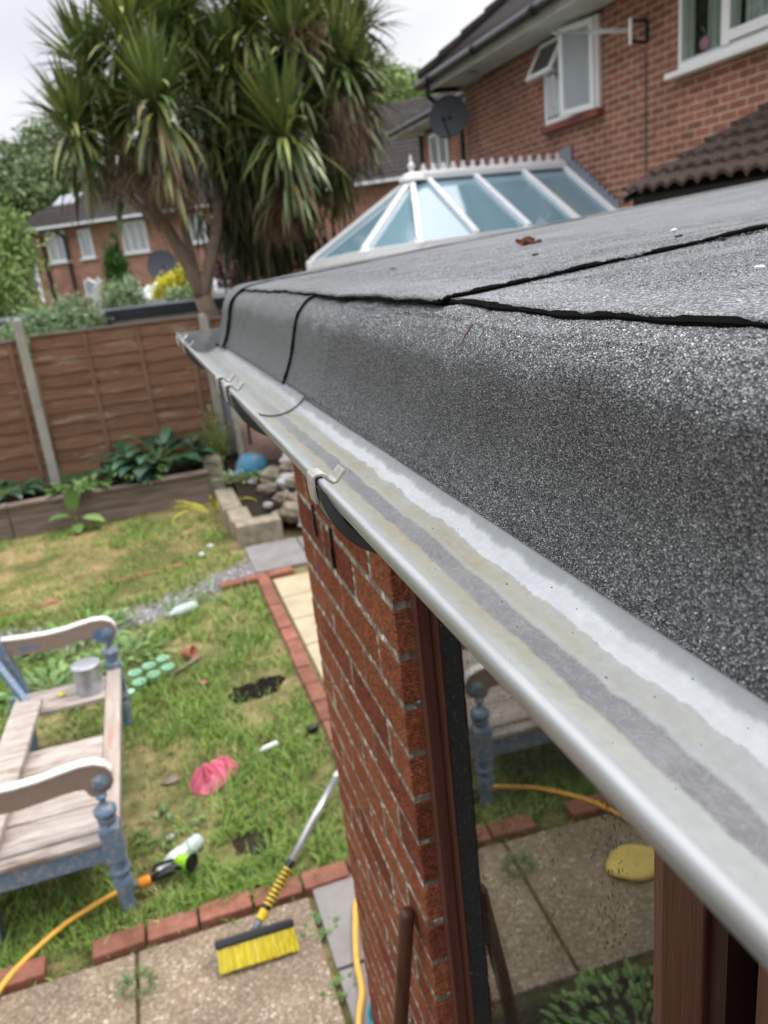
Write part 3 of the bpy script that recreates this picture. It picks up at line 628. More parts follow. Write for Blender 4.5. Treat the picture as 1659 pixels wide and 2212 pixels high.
# union liner inside the gutter beyond y=1.065
u=arcsheet(GR-.0042,GR-.0024,A0+.10,A1,1.066,2.10,n=44); u.build('joint_liner',M['gut_in'],GUT,smooth=False,bevel=.0005)
u=arcsheet(GR-.0046,GR-.0040,A0+.10,A1,1.0645,1.067,n=44); u.build('liner_edge',M['bracket'],GUT)
def clip(y0,wd,s=1.0,curl=True):
    L=[(-.0075,-.020),(-.0085,-.010),(-.0088,.000),(-.0078,.0045),(-.0040,.0068),(.0020,.0066),(.0052,.0040),(.0072,.0005),(.0100,-.0022),(.0130,-.0016),(.0150,.0012),(.0200,.0068)]
    t_=.0024; mb=MB(); up=[];lo=[]
    for i,(x,z) in enumerate(L):
        a=L[max(0,i-1)]; b=L[min(len(L)-1,i+1)]; dx,dz=b[0]-a[0],b[1]-a[1]; l=math.hypot(dx,dz); nx,nz=-dz/l,dx/l
        up.append((lipx+x*s,lipz+z*s)); lo.append((lipx+x*s-nx*t_*-1*-1,lipz+z*s-nz*t_))
    pts=up+lo[::-1]; m_=len(pts)
    n_=len(L)
    mb.add([(x,y0,z) for x,z in pts]+[(x,y0+wd,z) for x,z in pts],[(i,(i+1)%m_,m_+(i+1)%m_,m_+i) for i in range(m_)]+[(i+1,i,m_-1-i,m_-2-i) for i in range(n_-1)]+[(m_+i,m_+i+1,2*m_-2-i,2*m_-1-i) for i in range(n_-1)])
    return mb
def bracket(y0,wd,nm='gutter_bracket'):
    c=(.1715,H-.150)
    b=arcsheet(.0605,.0685,-R(88),R(60),y0,y0+wd,c); o=b.build(nm,M['bracket'],GUT,bevel=.0008)
    w_=arcsheet(.0592,.0640,-R(80),R(60),y0+wd*.45,y0+wd*.55,(.168,H-.146)); w_.build('bracket_web',M['bracket'],o)
    clip(y0+.004,wd*.62,.85).build('bracket_clip',M['clip'],o,bevel=.0006)
    return o
bracket(.530,.030); bracket(1.86,.03)
b=arcsheet(.0600,.0690,-R(88),R(60),1.02,1.20,(.1715,H-.150)); JO=b.build('joint_bracket',M['bracket'],GUT,bevel=.001)
clip(1.06,.022,.9).build('joint_clip',M['clip'],JO,bevel=.0006); clip(1.155,.022,.9).build('joint_clip',M['clip'],JO,bevel=.0006)
# stop end
nE=24; pe=[gp(GR+.003,-R(90)+R(180)*i/nE) for i in range(nE+1)]; e=MB()
pts=pe; m_=len(pts); ztop=GC[1]+.002
poly=[(pts[0][0],ztop)]+pts+[(pts[-1][0],ztop)]
e.prism([(x,2.108,z) for x,z in poly],(0,.004,0)); ec=e.build('stop_end',M['capin'],GUT)
r_=arcsheet(GR+.0005,GR+.0035,-R(92),R(92),2.07,2.125); r_.build('stop_end_rim',M['gut_out'],ec)
cl=clip(2.075,.03,.9); cl.build('stop_end_clip',M['tab'],ec)
# grit washed off the felt into the trough
rs2=np.random.default_rng(12); n_=110; ya_=.12+1.9*rs2.random(n_)**1.4; aa_=np.radians(rs2.normal(8,19,n_)); rr_=GR-.0024
c_=np.stack([GC[0]+rr_*np.sin(aa_),ya_,GC[1]-rr_*np.cos(aa_)],1); base_=np.array([[1,0,0],[-1,0,0],[0,1,0],[0,-1,0],[0,0,1],[0,0,-1.]])
q_=c_[:,None,:]+(.00025+.0005*rs2.random(n_)**2)[:,None,None]*(base_[None]*np.array([1,1.3,.7])+.3*rs2.normal(size=(n_,6,3)))
o=np_mesh('gutter_grit',q_.reshape(-1,3),((np.arange(n_)*6)[:,None,None]+oct_[None]).reshape(-1,3),M['chip'],GUT); o['kind']='stuff'
# fascia board behind
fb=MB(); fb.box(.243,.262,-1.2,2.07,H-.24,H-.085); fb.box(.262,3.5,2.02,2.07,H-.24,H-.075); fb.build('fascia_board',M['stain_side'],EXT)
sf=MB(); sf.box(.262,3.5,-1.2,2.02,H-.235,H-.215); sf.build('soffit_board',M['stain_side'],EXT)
# tiny grit and a petal lying in the gutter belong to nobody large: single pieces
def speck(name,label,cat,c,r,mat,seed=0,group=None):
    o=MB().blob(c,r,seed,8,5,.3).build(name,mat,smooth=True); tag(o,label,cat,group); return o
# ---- window in the opening beside the pier
WF=MB(); zb,zt=.62,2.40
WF.box(.273,.291,.868,.890,zb,zt); FR=WF.build('window_frame',M['stain2'],EXT,bevel=.0015)
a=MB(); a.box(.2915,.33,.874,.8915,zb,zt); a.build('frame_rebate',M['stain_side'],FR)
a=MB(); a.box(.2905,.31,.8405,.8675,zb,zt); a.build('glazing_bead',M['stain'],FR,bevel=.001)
a=MB(); a.box(.27,.36,-.5,.89,2.36,2.42); a.build('frame_head',M['stain_side'],FR); a=MB(); a.box(.22,.36,-.5,.892,zb-.06,zb); a.build('window_sill',M['stain'],FR,bevel=.003)
def gx(y): return .268+.030*y
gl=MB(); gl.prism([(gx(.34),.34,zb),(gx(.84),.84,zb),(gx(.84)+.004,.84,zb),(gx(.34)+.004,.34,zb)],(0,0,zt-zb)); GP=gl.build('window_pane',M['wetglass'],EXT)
a=MB(); a.prism([(gx(.768)-.0008,.768,zb),(gx(.84)-.0008,.84,zb),(gx(.84)-.0002,.84,zb),(gx(.768)-.0002,.768,zb)],(0,0,zt-zb)); a.build('spacer',M['spacer'],GP)
a=MB(); a.box(.2715,.33,.3655,.3765,zb,zt); MU=a.build('mullion',M['stain2'],EXT,bevel=.001)
a=MB(); a.box(.269,.33,.3215,.3640,zb,zt); a.build('mullion_board',M['stain'],MU,bevel=.0015)
a=MB(); a.box(.274,.33,.306,.3210,zb,zt); a.build('mullion_side',M['stain_side'],MU)
a=MB(); a.box(.325,.345,.27,.3055,zb,zt); a.build('mullion_gap',M['room'],MU)
a=MB(); a.box(.270,.33,.195,.278,zb,zt); DS=a.build('door_stile',M['stain2'],EXT,bevel=.002)
a=MB(); a.box(.264,.2698,.205,.225,zb,zt); a.build('door_moulding',M['stain'],DS,bevel=.002)
a=MB(); a.box(.274,.33,-.5,.193,zb,zt); a.build('door_panel',M['stain'],DS,bevel=.002)
a=MB(); rs=random.Random(8)
for k in range(26): a.blob((.2705+rs.uniform(-.001,.0005),.3648+rs.uniform(-.0015,.0015),H-.615-.0060*k),(.0018,.0018+rs.random()*.0012,.0042),k,8,5,.4)
a.build('flaking_sealant',flat('flaking_sealant',(.42,.33,.28),.7,.5,200,400,.001),MU,smooth=True)
# lean-to part of the house: handled below with the house
# ================================================================ GARDEN
def leafy(name,label,cat,c,nl,L,wd,mat,up=.5,droop=1.0,spread=.1,group=None,stems=True,seed=1,stack=None,hgt=0):
    rs=random.Random(seed); st=random.getstate(); random.seed(seed)
    t=thing(name,label,cat,c,group); mb=MB(); sb=MB()
    for k in range(nl):
        a=rs.uniform(0,6.283); r=spread*math.sqrt(rs.random()); p=Vector((c[0]+r*math.cos(a),c[1]+r*math.sin(a)*.8,c[2]+hgt*rs.random()*(1-r/max(spread,.01)*.7)))
        e=up*rs.uniform(.4,1.5); d=Vector((math.cos(a),math.sin(a),e)); l=L*rs.uniform(.55,1.15); h=Vector(c)+Vector((0,0,.01))
        if stems: sb.tube([h,(h+p)/2+Vector((0,0,l*.3)),p+d.normalized()*l*.3],.004,5)
        mb.leaf(p+d.normalized()*l*.25,d,l,wd*rs.uniform(.7,1.2),droop,6,.12,base=.3)
    mb.build('leaves',mat,t)
    if stems: sb.build('stem',M['stalk'],t)
    random.setstate(st); return t
# fence panels and concrete posts at y=10.5
FG='overlap fence panels along the garden boundary'
def fence_panel(label,x0,x1,y,zt,zb=.42,sk=0):
    t=thing('fence_panel',label,'fence',((x0+x1)/2,y,0),FG); n=11; hh=(zt-zb)/n; mb=MB(); rs=random.Random(int(x0*100)+7)
    for k in range(n):
        z=zb+k*hh; m_=18; sg=[rs.uniform(-.006,.006) for _ in range(3)]
        def f(u,v,z=z,k=k): 
            x=x0+(x1-x0)*u; w_=.006*math.sin(u*9+k*2.1)+.004*math.sin(u*23+k)
            return (x,y-.012-.016*(1-v)+w_*.4,z+(hh+.022)*v+w_*(1 if v<.9 else .2))
        mb.grid(f,m_,2)
        mb.grid(lambda u,v,z=z:(x0+(x1-x0)*u,y-.028+.016*v,z+.006*math.sin(u*9+k*2.1)+.004*math.sin(u*23+k)),m_,1)
    mb.box(x0,x1,y-.012,y+.012,zb,zt); mb.build('boards',M['fence'],t)
    bt=MB(); m_=3
    for k in range(m_):
        xx=x0+.62*(k+1) if x1-x0>1.5 else x0+(x1-x0)*(k+1)/4
        b=MB(); b.box(xx-.022,xx+.022,y-.048,y-.030,zb+.02,zt-.02); b.build('batten',M['fence2'],t)
    c=MB(); c.box(x0,x1,y-.045,y+.03,zt,zt+.025); c.build('capping_rail',M['sleeper'],t)
    return t
fence_panel('brown overlap fence panel between the two concrete posts behind the planter',-1.20,.80,10.5,2.13)
fence_panel('brown overlap fence panel left of the leaning concrete post, cut by the frame',-3.3,-1.36,10.52,2.10)
fence_panel('brown overlap fence panel beyond the palm trunk, mostly behind the roof corner',.95,2.85,10.52,2.08)
def post(label,x,y,zt,lean=0):
    t=MB(); t.box(-.055,.055,-.05,.05,0,zt); t.add([(-.055,-.05,zt),(.055,-.05,zt),(.055,.05,zt),(-.055,.05,zt),(0,0,zt+.04)],[(0,1,4),(1,2,4),(2,3,4),(3,0,4)])
    o=t.build('concrete_post',M['concrete'],bevel=.006,org=(0,0,0)); o.location=(x,y,0); o.rotation_euler=(0,R(lean),0); return tag(o,label,'fence post','concrete fence posts')
post('square concrete fence post standing above the fence tops at left',-1.285,10.44,2.34)
post('concrete fence post between fence and palm trunk, right end of the long panel',.86,10.44,2.14)
post('concrete post in shade under the gutter end beside the rockery',1.02,9.9,1.6)
# raised planter of weathered timber
t=thing('raised_planter','long raised bed of weathered timber boards in front of the fence','planter',(-1.5,9.6,0))
for k,(z0,z1) in enumerate(((.0,.13),(.135,.25),(.255,.36))):
    for x0,x1 in ((-3.6,-1.74),(-1.73,.52)):
        b=MB(); b.box(x0,x1,9.45+random.uniform(-.006,.006),9.50,z0+.002,z1); b.build('board',M['sleeper'],t,bevel=.006)
for x0,x1 in ((-3.6,-1.74),(-1.735,.53)):
    b=MB(); b.grid(lambda u,v:(x0+(x1-x0)*u,9.40+.13*v,.395+.008*math.sin(u*8)-.02*(1-v)),14,1); b.box(x0,x1,9.405,9.53,.36,.392); b.build('top_board',M['sleeper'],t,bevel=.005)
b=MB(); b.box(.47,.53,9.5,10.4,0,.36); b.build('end_board',M['sleeper'],t)
b=MB(); b.grid(lambda u,v:(-3.6+4.1*u,9.5+.95*v,.33+.03*math.sin(u*40)*math.sin(v*9)),40,8); b.build('planter_soil',M['soil'],t)
BG='plants in the raised bed'
leafy('broadleaf_plant','large dark green broad leaved plant at the right end of the raised bed','plant',(-.02,9.95,.36),95,.34,.20,M['darkleaf'],.75,1.3,.50,BG,seed=11,hgt=.42)
leafy('broadleaf_plant','dark leafy plant cut by the left frame edge behind the planter','plant',(-1.85,9.9,.36),40,.26,.15,M['darkleaf'],.5,1.4,.30,BG,seed=12,hgt=.2)
leafy('upright_plant','small dark upright plant against the fence right of the large one','plant',(.42,10.15,.36),26,.2,.1,M['darkleaf'],1.2,.8,.1,BG,seed=13,hgt=.5)
leafy('leafy_plant','light green strap leaved plant in front of the dark broad leaved plant','plant',(-.30,9.68,.36),34,.30,.07,M['lightleaf'],1.0,1.5,.16,BG,seed=14,hgt=.08)
leafy('leafy_plant','low light green plants at the foot of the leaning concrete post','plant',(-.95,9.7,.36),60,.18,.07,M['lightleaf'],.8,1.3,.34,BG,seed=15,hgt=.06)
# weed with round leaves growing against the planter face
t=thing('round_leaf_weed','weed with two round bright leaves growing against the planter boards','plant',(-1.02,9.28,0))
b=MB(); 
b.tube([(-1.02,9.30,0),(-1.03,9.3,.25),(-1.02,9.32,.45)],.01,6)
for d in ((-.9,-.3,.35),(.9,-.5,.1),(.1,-.2,1),(-.2,-.6,-.1)): b.tube([(-1.02,9.3,.16),(-1.02+d[0]*.1,9.3+d[1]*.1,.16+d[2]*.12)],.005,5)
b.build('stem',M['stalk'],t)
b=MB(); b.leaf((-1.10,9.26,.20),(-1,-.25,.3),.22,.19,.8,6,.3,base=.6); b.leaf((-.93,9.26,.16),(1,-.45,-.05),.24,.2,.7,6,.3,base=.6); b.leaf((-1.03,9.28,.25),(.0,-.1,1),.28,.16,.4,6,.3,base=.6); b.leaf((-1.02,9.2,.1),(.1,-.9,-.1),.17,.13,.6,6,.3,base=.6); b.leaf((-1.0,9.3,.28),(.3,.2,1),.26,.12,.8,6,.3)
b.build('leaves',M['lightleaf'],t)
# weeds in the lawn beside and beyond the bench
WG='broad leaved weeds in the lawn'
for i,(x,y,n_,L,lab) in enumerate(((-1.0,5.35,80,.17,'clump of broad leaved weeds behind the far bench arm at the left'),(-.55,5.6,70,.15,'clump of tall weeds just above the scrolled far bench arm'),(-.78,6.15,34,.2,'pale upright weeds beside the gravel strip'),(-.72,4.12,10,.15,'round leaved weed showing through the gap in the bench seat'),(-.30,3.55,46,.07,'low leafy weeds on bare soil between bench and pink cloth'),(-1.45,5.9,40,.15,'weeds at the left frame edge below the gravel strip'))):
    leafy('lawn_weed',lab,'weed',(x,y,0),int(n_*1.3),L*.85,L*.27,M['lightleaf'],.9,1.3,.30 if i not in(3,4) else .16,WG,seed=30+i,hgt=.06,stems=(i!=4))
leafy('joint_weed','green weed growing in the joint between the two front patio slabs','weed',(-.47,2.62,.02),110,.06,.004,M['lightleaf'],1.4,.9,.045,'weeds in the patio joints',seed=41,stems=False)
leafy('joint_weed','weeds in the joint right of the broom head','weed',(.265,2.62,.02),46,.035,.02,M['lightleaf'],.9,1.2,.06,'weeds in the patio joints',seed=42,stems=False)
leafy('joint_weed','weeds in the patio joint near the yellow hose at the bottom','weed',(.27,2.30,.02),40,.03,.016,M['lightleaf'],.9,1.2,.05,'weeds in the patio joints',seed=43,stems=False)
leafy('nearby_weed','dark green weeds on the soil in front of the patio, seen in the window reflection','weed',(-.55,1.75,0),420,.05,.018,M['lightleaf'],.8,1.2,.34,seed=44,stems=False,hgt=.08)
# rockery
def wallblock(label,x0,x1,y0,y1,z1):
    o=MB(); o.box(x0,x1,y0,y1,0,z1); o=o.build('concrete_block',M['block'],bevel=.012); return tag(o,label,'block','low block wall round the rockery')
wallblock('mossy concrete block at the corner of the rockery wall, nearest the grey slab',.60,1.05,7.52,7.74,.24)
wallblock('pale concrete block in the middle of the rockery side wall',.58,.80,7.78,8.25,.22)
wallblock('pale concrete block of the side wall touching the planter corner',.55,.76,8.28,9.15,.22)
wallblock('short dark block standing upright at the planter end',.50,.72,9.55,9.8,.5)
so_=MB(); so_.grid(lambda u,v:(.78+1.6*u,7.76+2.7*v,.16+.25*v+.03*math.sin(u*20)*math.sin(v*17)),20,20); struct(so_.build('rockery_soil',M['soil']))
RG='rocks of the rockery'
rocks=[(1.24,7.74,.22,.16,'rock','rounded brown boulder beside the corner block of the rockery'),(1.42,7.95,.25,.2,'rock','large brown boulder next to the brick pier'),(1.18,8.05,.3,.1,'rock','small brown boulder in the middle of the rockery'),(1.34,8.4,.36,.15,'rock2','white rock beside the brick pier'),(1.12,8.42,.32,.09,'rock','grey green stone with a flat top left of the white rock'),(1.20,8.8,.36,.14,'rock','flat yellowish rock below the turquoise ball'),(1.5,9.0,.45,.16,'rock2','pale flat stone topmost of the rockery pile'),(.98,8.95,.28,.06,'rock2','small pink white pebble below the turquoise ball'),(1.0,8.0,.26,.05,'rock2','small white pebble near the block wall'),(1.36,7.62,.12,.12,'rock2','pale stone lying flat on the soil behind the grey slab'),(1.62,8.6,.35,.2,'rock','boulder half hidden behind the brick pier'),(1.10,7.86,.16,.11,'rock','brown angular stone between corner block and small white pebble'),(1.33,8.14,.42,.09,'rock','small brown stone on top of the big boulder beside the pier'),(1.05,8.62,.28,.07,'rock','flat brown stone left of the grey green stone'),(1.42,8.72,.44,.12,'rock','brown boulder under the topmost pale stone'),(1.52,7.72,.2,.15,'rock','rough brown boulder touching the pier foot')]
for i,(x,y,z,r,mt,lab) in enumerate(rocks):
    o=MB().blob((x,y,z),(r,r*.85,r*.66),50+i,26,18,.16,1.9).build('boulder' if r>.1 else 'stone',M[mt],smooth=True); tag(o,lab,'rock',RG)
o=MB().blob((1.45,9.95,.55),(.42,.3,.55),77,18,14,.10,1.6).build('pink_boulder',M['pinkrock'],smooth=True); tag(o,'big pinkish boulder behind the turquoise ball, under the gutter','rock')
o=MB(); o.bar((1.07,10.2,.2),(1.03,10.25,1.9),.26,.03,(0,1,0)); o=o.build('slate_sheet',M['slate']); tag(o,'upright blue grey sheet leaning between post and boulder','sheet')
t=thing('garden_ball','turquoise painted ball with rusty blotches in the rockery','ornament',(1.05,9.35,.15))
b=MB(); b.blob((1.05,9.35,.36),(.195,.19,.19),3,22,14,.02); b.build('ball',M['glaze'],t,smooth=True)
b=MB(); b.blob((.86,9.2,.33),(.06,.05,.08),5,12,8,.08); b.build('handle',M['glaze'],t,smooth=True)
b=MB(); b.tube([(1.1,9.55,.6),(1.11,9.58,.85)],.02,8); b.build('spout',M['blackplastic'],t)
leafy('dry_plant','brownish dry foliage hanging beside the concrete post','plant',(.72,9.85,.4),120,.12,.04,M['cordold'],1.0,1.0,.18,seed=60,hgt=1.1)
leafy('strap_plant','long yellow green strap leaves by the corner of the rockery wall','plant',(.50,8.75,0),9,.6,.035,M['yellow'],1.2,1.2,.06,seed=61,stems=False)
leafy('rockery_weed','low green weeds between rocks and turquoise ball','plant',(.95,9.1,.3),90,.1,.03,M['sage'],1.0,1.0,.3,seed=62,hgt=.06)

# ---------------------------------------------------------------- bench
t=thing('garden_bench','old wooden bench with peeling blue and white paint and a missing seat board','bench',(-.8,3.85,0))
BE=t
def bpart(mb,name,mat,bev=.004,smooth=False,par=None,lab=None):
    o=mb.build(name,mat,par or BE,smooth=smooth,bevel=bev)
    if lab: o['label']=lab
    return o
bpart(MB().box(-.545,-.462,3.12,4.66,.392,.428),'seat_rail',M['beamwood'])
for i,(y0,y1,z) in enumerate(((3.045,3.105,.415),(3.112,3.30,.425),(3.306,3.49,.428),(3.498,3.68,.425),(3.688,3.90,.424))):
    bpart(MB().box(-1.35,-.548 if i>0 else -.52,y0,y1,z-.025,z),'seat_board',M['greywood'])
bpart(MB().box(-1.05,-.548,4.30,4.56,.40,.426),'seat_board',M['greywood'],lab='far seat board beyond the gap, carrying the paint can')
bpart(MB().box(-1.35,-.52,3.06,3.09,.29,.388),'apron',M['blue'])
bpart(MB().box(-1.1,-.52,4.60,4.64,.29,.388),'apron',M['blue'])
bpart(MB().box(-.515,-.475,3.14,4.62,.30,.388),'front_apron',M['blue'])
def turned(x,y,lab=None):
    o=MB(); o.lathe([(.026,0),(.034,.02),(.028,.05),(.032,.09),(.042,.15),(.040,.19),(.030,.20),(.047,.215),(.047,.235),(.036,.245),(.044,.26),(.034,.27),(.034,.47),(.028,.475),(.040,.485),(.040,.50),(.032,.508),(.048,.520),(.048,.540),(.034,.552),(.016,.565),(.014,.585),(.024,.60),(.024,.61)],(x,y,0),seg=20)
    leg=bpart(o,'leg',M['blue'],0,True); bpart(MB().box(x-.044,x+.044,y-.044,y+.044,.275,.465),'leg_block',M['blue'],.012,par=leg); return leg
turned(-.500,3.085); turned(-.500,4.66)
for y in (3.12,4.63):
    o=MB(); o.bar((-1.06,y,0),(-1.02,y,.42),.06,.08,(0,1,0)); o.bar((-1.02,y,.42),(-1.14,y,1.0),.055,.07,(0,1,0)); bpart(o,'rear_leg',M['blue'])
o=MB(); o.bar((-1.02,3.15,.46),(-.95,4.36,.47),.15,.035,(0,0,1)); bpart(o,'back_rail',M['greywood'])
o=MB(); o.bar((-1.12,4.60,.66),(-.955,4.37,.44),.035,.05); bpart(o,'brace',M['blue'])
bpart(MB().box(-1.0,-.955,3.6,4.28,.345,.385),'repair_batten',M['newwood'])
def arm(y,yo):
    top=[(-1.35,.790),(-1.20,.772),(-1.05,.757),(-.93,.744),(-.82,.738),(-.72,.742),(-.63,.754),(-.56,.762),(-.50,.757),(-.458,.735),(-.437,.700),(-.436,.662),(-.455,.628),(-.485,.612)]
    bot=[(-1.35,.690),(-1.20,.672),(-1.05,.655),(-.93,.643),(-.82,.637),(-.72,.645),(-.64,.655),(-.58,.658),(-.558,.650),(-.552,.635),(-.545,.618),(-.535,.608),(-.515,.602),(-.50,.600)]
    mb=MB(); n_=len(top); vs=[(x,y,z) for x,z in top]+[(x,y,z) for x,z in bot]; vs+= [(x,y+yo,z) for x,_,z in vs]
    N2=2*n_; fs=[]
    for i in range(n_-1):
        fs.append((i,i+1,n_+i+1,n_+i)); fs.append((N2+i+1,N2+i,N2+n_+i,N2+n_+i+1)); fs.append((n_+i,n_+i+1,N2+n_+i+1,N2+n_+i))
    fs+= [(0,n_,N2+n_,N2),(n_-1,N2+n_-1,N2+2*n_-1,2*n_-1)]
    mb.add(vs,fs); a=bpart(mb,'armrest',M['armbrown'],.003)
    tp=MB(); vs=[(x,y-.004,z) for x,z in top[:-2]]+[(x,y+yo+.004,z) for x,z in top[:-2]]+[(x,y-.004,z+.010) for x,z in top[:-2]]+[(x,y+yo+.004,z+.010) for x,z in top[:-2]]; k=n_-2
    fs=[]
    for i in range(k-1): fs+= [(2*k+i,2*k+i+1,3*k+i+1,3*k+i),(i,i+1,2*k+i+1,2*k+i),(k+i+1,k+i,3*k+i,3*k+i+1),(i+1,i,k+i,k+i+1)]
    tp.add(vs,fs); bpart(tp,'arm_top',M['armwhite'],.003,par=a)
    sc=MB(); sc.lathe([(.001,-.001),(.022,-.001),(.027,.004),(.038,.005),(.041,.010)],(-.490,y-.009,.664),(0,1,0),22); bpart(sc,'scroll',M['blue'],0,True,par=a)
    tt=MB()
    for i in range(5): tt.prism([(-.60-.032*i,y+.008,.672-.0*i),(-.572-.032*i,y+.008,.672),(-.572-.032*i,y+.008,.648+.004*i),(-.590-.032*i,y+.008,.652+.004*i)],(0,yo-.016,0))
    bpart(tt,'carved_teeth',M['blue'],.002,par=a)
arm(3.085,.040); arm(4.62,.040)
# paint can on the seat
t=thing('paint_can','grey paint can with a stained lid standing on the far bench board','paint can',(-.625,4.43,.427))
c=(-.625,4.43,.427); b=MB(); b.lathe([(.078,0),(.081,.003),(.079,.008),(.079,.158),(.0825,.162),(.082,.167),(.077,.168)],c,seg=32); b.build('tin',M['tin'],t,smooth=True)
b=MB(); b.lathe([(.077,.166),(.073,.1685),(.071,.164),(.062,.164),(.060,.167),(.045,.166),(.0,.166)],c,seg=32); b.build('lid',M['lid'],t)
o=MB().leaf((-.80,4.43,.43),(1,.3,.5),.05,.03,1.8).leaf((-.79,4.44,.43),(-.6,.6,.5),.04,.03,1.8).build('fallen_leaf',M['yellow']); tag(o,'small yellow green leaf on the far bench board','leaf')
# ---------------------------------------------------------------- hose with spray gun
t=thing('garden_hose','yellow garden hose with orange connector and green headed spray gun','hose',(-.5,3.1,0))
def smoothpts(P,k=8):
    P=[Vector(p) for p in P]; out=[]
    for i in range(len(P)-1):
        p0,p1,p2,p3=P[max(0,i-1)],P[i],P[i+1],P[min(len(P)-1,i+2)]
        for j in range(k):
            u=j/k; out.append(.5*((2*p1)+(-p0+p2)*u+(2*p0-5*p1+4*p2-p3)*u*u+(-p0+3*p1-3*p2+p3)*u**3))
    out.append(P[-1]); return out
hp=[(-.475,3.145,.062),(-.56,3.135,.06),(-.67,3.095,.055),(-.76,3.055,.05),(-.86,2.98,.045),(-.95,2.87,.055),(-1.01,2.77,.055),(-1.1,2.62,.05),(-1.25,2.35,.045),(-1.45,1.9,.02),(-1.4,1.2,.02),(-.7,.75,.02),(-.1,1.15,.02),(.12,1.6,.02),(.26,2.0,.03),(.305,2.14,.05),(.345,2.24,.05),(.36,2.36,.05),(.385,2.47,.05),(.41,2.56,.05),(.455,2.68,.05),(.6,2.8,.05),(.9,2.7,.05)]
b=MB(); b.tube(smoothpts(hp),.0115,12); b.build('hose_tube',M['hose'],t,smooth=True)
ax=Vector((.97,.02,.1)).normalized(); c=Vector((-.478,3.145,.062))
b=MB(); b.lathe([(.013,0),(.017,.004),(.017,.03),(.014,.034)],c,ax,16); b.build('collar',M['greyplastic'],t,smooth=True)
b=MB(); b.lathe([(.019,.03),(.024,.036),(.024,.072),(.019,.08),(.016,.085)],c,ax,12); b.build('hose_connector',M['orange'],t)
g0=c+ax*.08; b=MB(); b.tube([g0,g0+Vector((.05,.0,.006)),g0+Vector((.11,.01,.012)),g0+Vector((.165,.02,.022))],[.016,.021,.023,.020],12); b.tube([g0+Vector((.015,.03,.012)),g0+Vector((.03,.055,.02)),g0+Vector((.10,.05,.026)),g0+Vector((.14,.02,.026))],[.007,.009,.009,.006],8); GUN=b.build('spray_gun',M['blackplastic'],t,smooth=True)
h0=g0+Vector((.16,.015,.028)); ha=Vector((.75,-.60,.05)).normalized()
b=MB(); b.lathe([(.018,-.045),(.028,-.035),(.030,-.01),(.026,.008),(.034,.018),(.041,.024),(.041,.034)],h0,ha,20); b.build('spray_head',M['lime'],GUN,smooth=True)
b=MB(); b.lathe([(.0415,.034),(.0430,.046),(.038,.047),(.036,.040),(.001,.040)],h0,ha,20); b.build('spray_dial',M['blackplastic'],GUN)
# bottle beyond the spray gun
def bottle(name,label,c,ax,r,L,mat,capmat,lab=True):
    t=thing(name,label,'bottle',c); ax=Vector(ax).normalized(); c=Vector(c)+Vector((0,0,r))
    b=MB(); b.lathe([(r*.8,0),(r,.01),(r,L*.28),(r*.9,L*.36),(r,L*.45),(r,L*.72),(r*.75,L*.84),(r*.36,L*.94),(r*.36,L)],c,ax,20); b.build('bottle_body',mat,t,smooth=True)
    b=MB(); b.lathe([(r*.42,L*.965),(r*.42,L*1.04),(r*.38,L*1.05)],c,ax,14); b.build('cap',capmat,t)
    if lab:
        b=MB(); b.lathe([(r*1.02,L*.46),(r*1.025,L*.47),(r*1.025,L*.70),(r*1.02,L*.71)],c,ax,20); b.build('bottle_label',M['whiteplastic'],t)
bottle('plastic_bottle','clear plastic bottle with a white label lying just beyond the spray gun',(-.16,3.36,0),(-.78,-.55,0),.038,.24,M['clear'],M['whiteplastic'])
bottle('plastic_bottle','empty pale plastic bottle lying in the grass below the gravel strip',(.06,6.25,0),(-.75,-.5,.1),.045,.25,M['clear'],M['clear'],False)
bottle('small_bottle','small white plastic tube lying in the grass right of the pink cloth',(.34,3.99,.02),(-.95,-.25,.0),.017,.11,M['whiteplastic'],M['whiteplastic'],False)
o=MB().lathe([(.02,0),(.028,.01),(.028,.05),(.018,.06)],(.53,4.02,.04),(1,.3,.1),14).build('torch_end',M['blackplastic'],smooth=True); tag(o,'small black and yellow object in the grass near the pier','rubbish')
# push broom
t=thing('push_broom','push broom with black head and yellow bristles standing on the patio','broom',(0,2.55,0))
hd=Vector((.70,.60,.42)).normalized(); bd=Vector((-.0,-.72,-.70)).normalized(); hc=Vector((.005,2.605,.108)); bx=Vector((1,-.03,0)).normalized()
nb=bx.cross(bd).normalized()
b=MB(); b.obox(hc,bx*.16,bd*.018,nb*.024); b.build('broom_head',M['blackplastic'],t,bevel=.009)
rs=random.Random(4); V=[];F=[]
for i in range(30):
    for j in range(4):
        for q in range(12):
            p=hc+bx*(-.150+.0103*i+rs.uniform(-.0035,.0035))+nb*(-.016+.0105*j+rs.uniform(-.003,.003))+bd*.015
            e=p+bd*(.086+rs.uniform(-.006,.004))+bx*rs.uniform(-.008,.008)+nb*(rs.uniform(-.008,.008)+.004*(j-1.5)); s_=bx*.0010; k=len(V); V+= [p-s_,p+s_,e+s_,e-s_]; F.append((k,k+1,k+2,k+3))
np_mesh('bristles',[tuple(v) for v in V],F,M['bristle'],t)
p0=hc-bd*.012
def hl(s_): return p0+hd*s_
b=MB(); b.tube([hl(0),hl(.05)],[.016,.0135],12); b.build('socket',M['greyplastic'],t,smooth=True)
b=MB(); b.tube([hl(.05),hl(.055),hl(.10),hl(.105),hl(.29),hl(.30)],[.012,.018,.019,.018,.019,.0178],14); GR_=b.build('grip',M['blackplastic'],t,smooth=True)
b=MB()
for k in range(9): b.tube([hl(.105+.019*k),hl(.1125+.019*k)],[.0202,.0202],14)
b.tube([hl(.045),hl(.085)],[.0195,.0205],14); b.build('grip_rings',M['yellowplastic'],GR_)
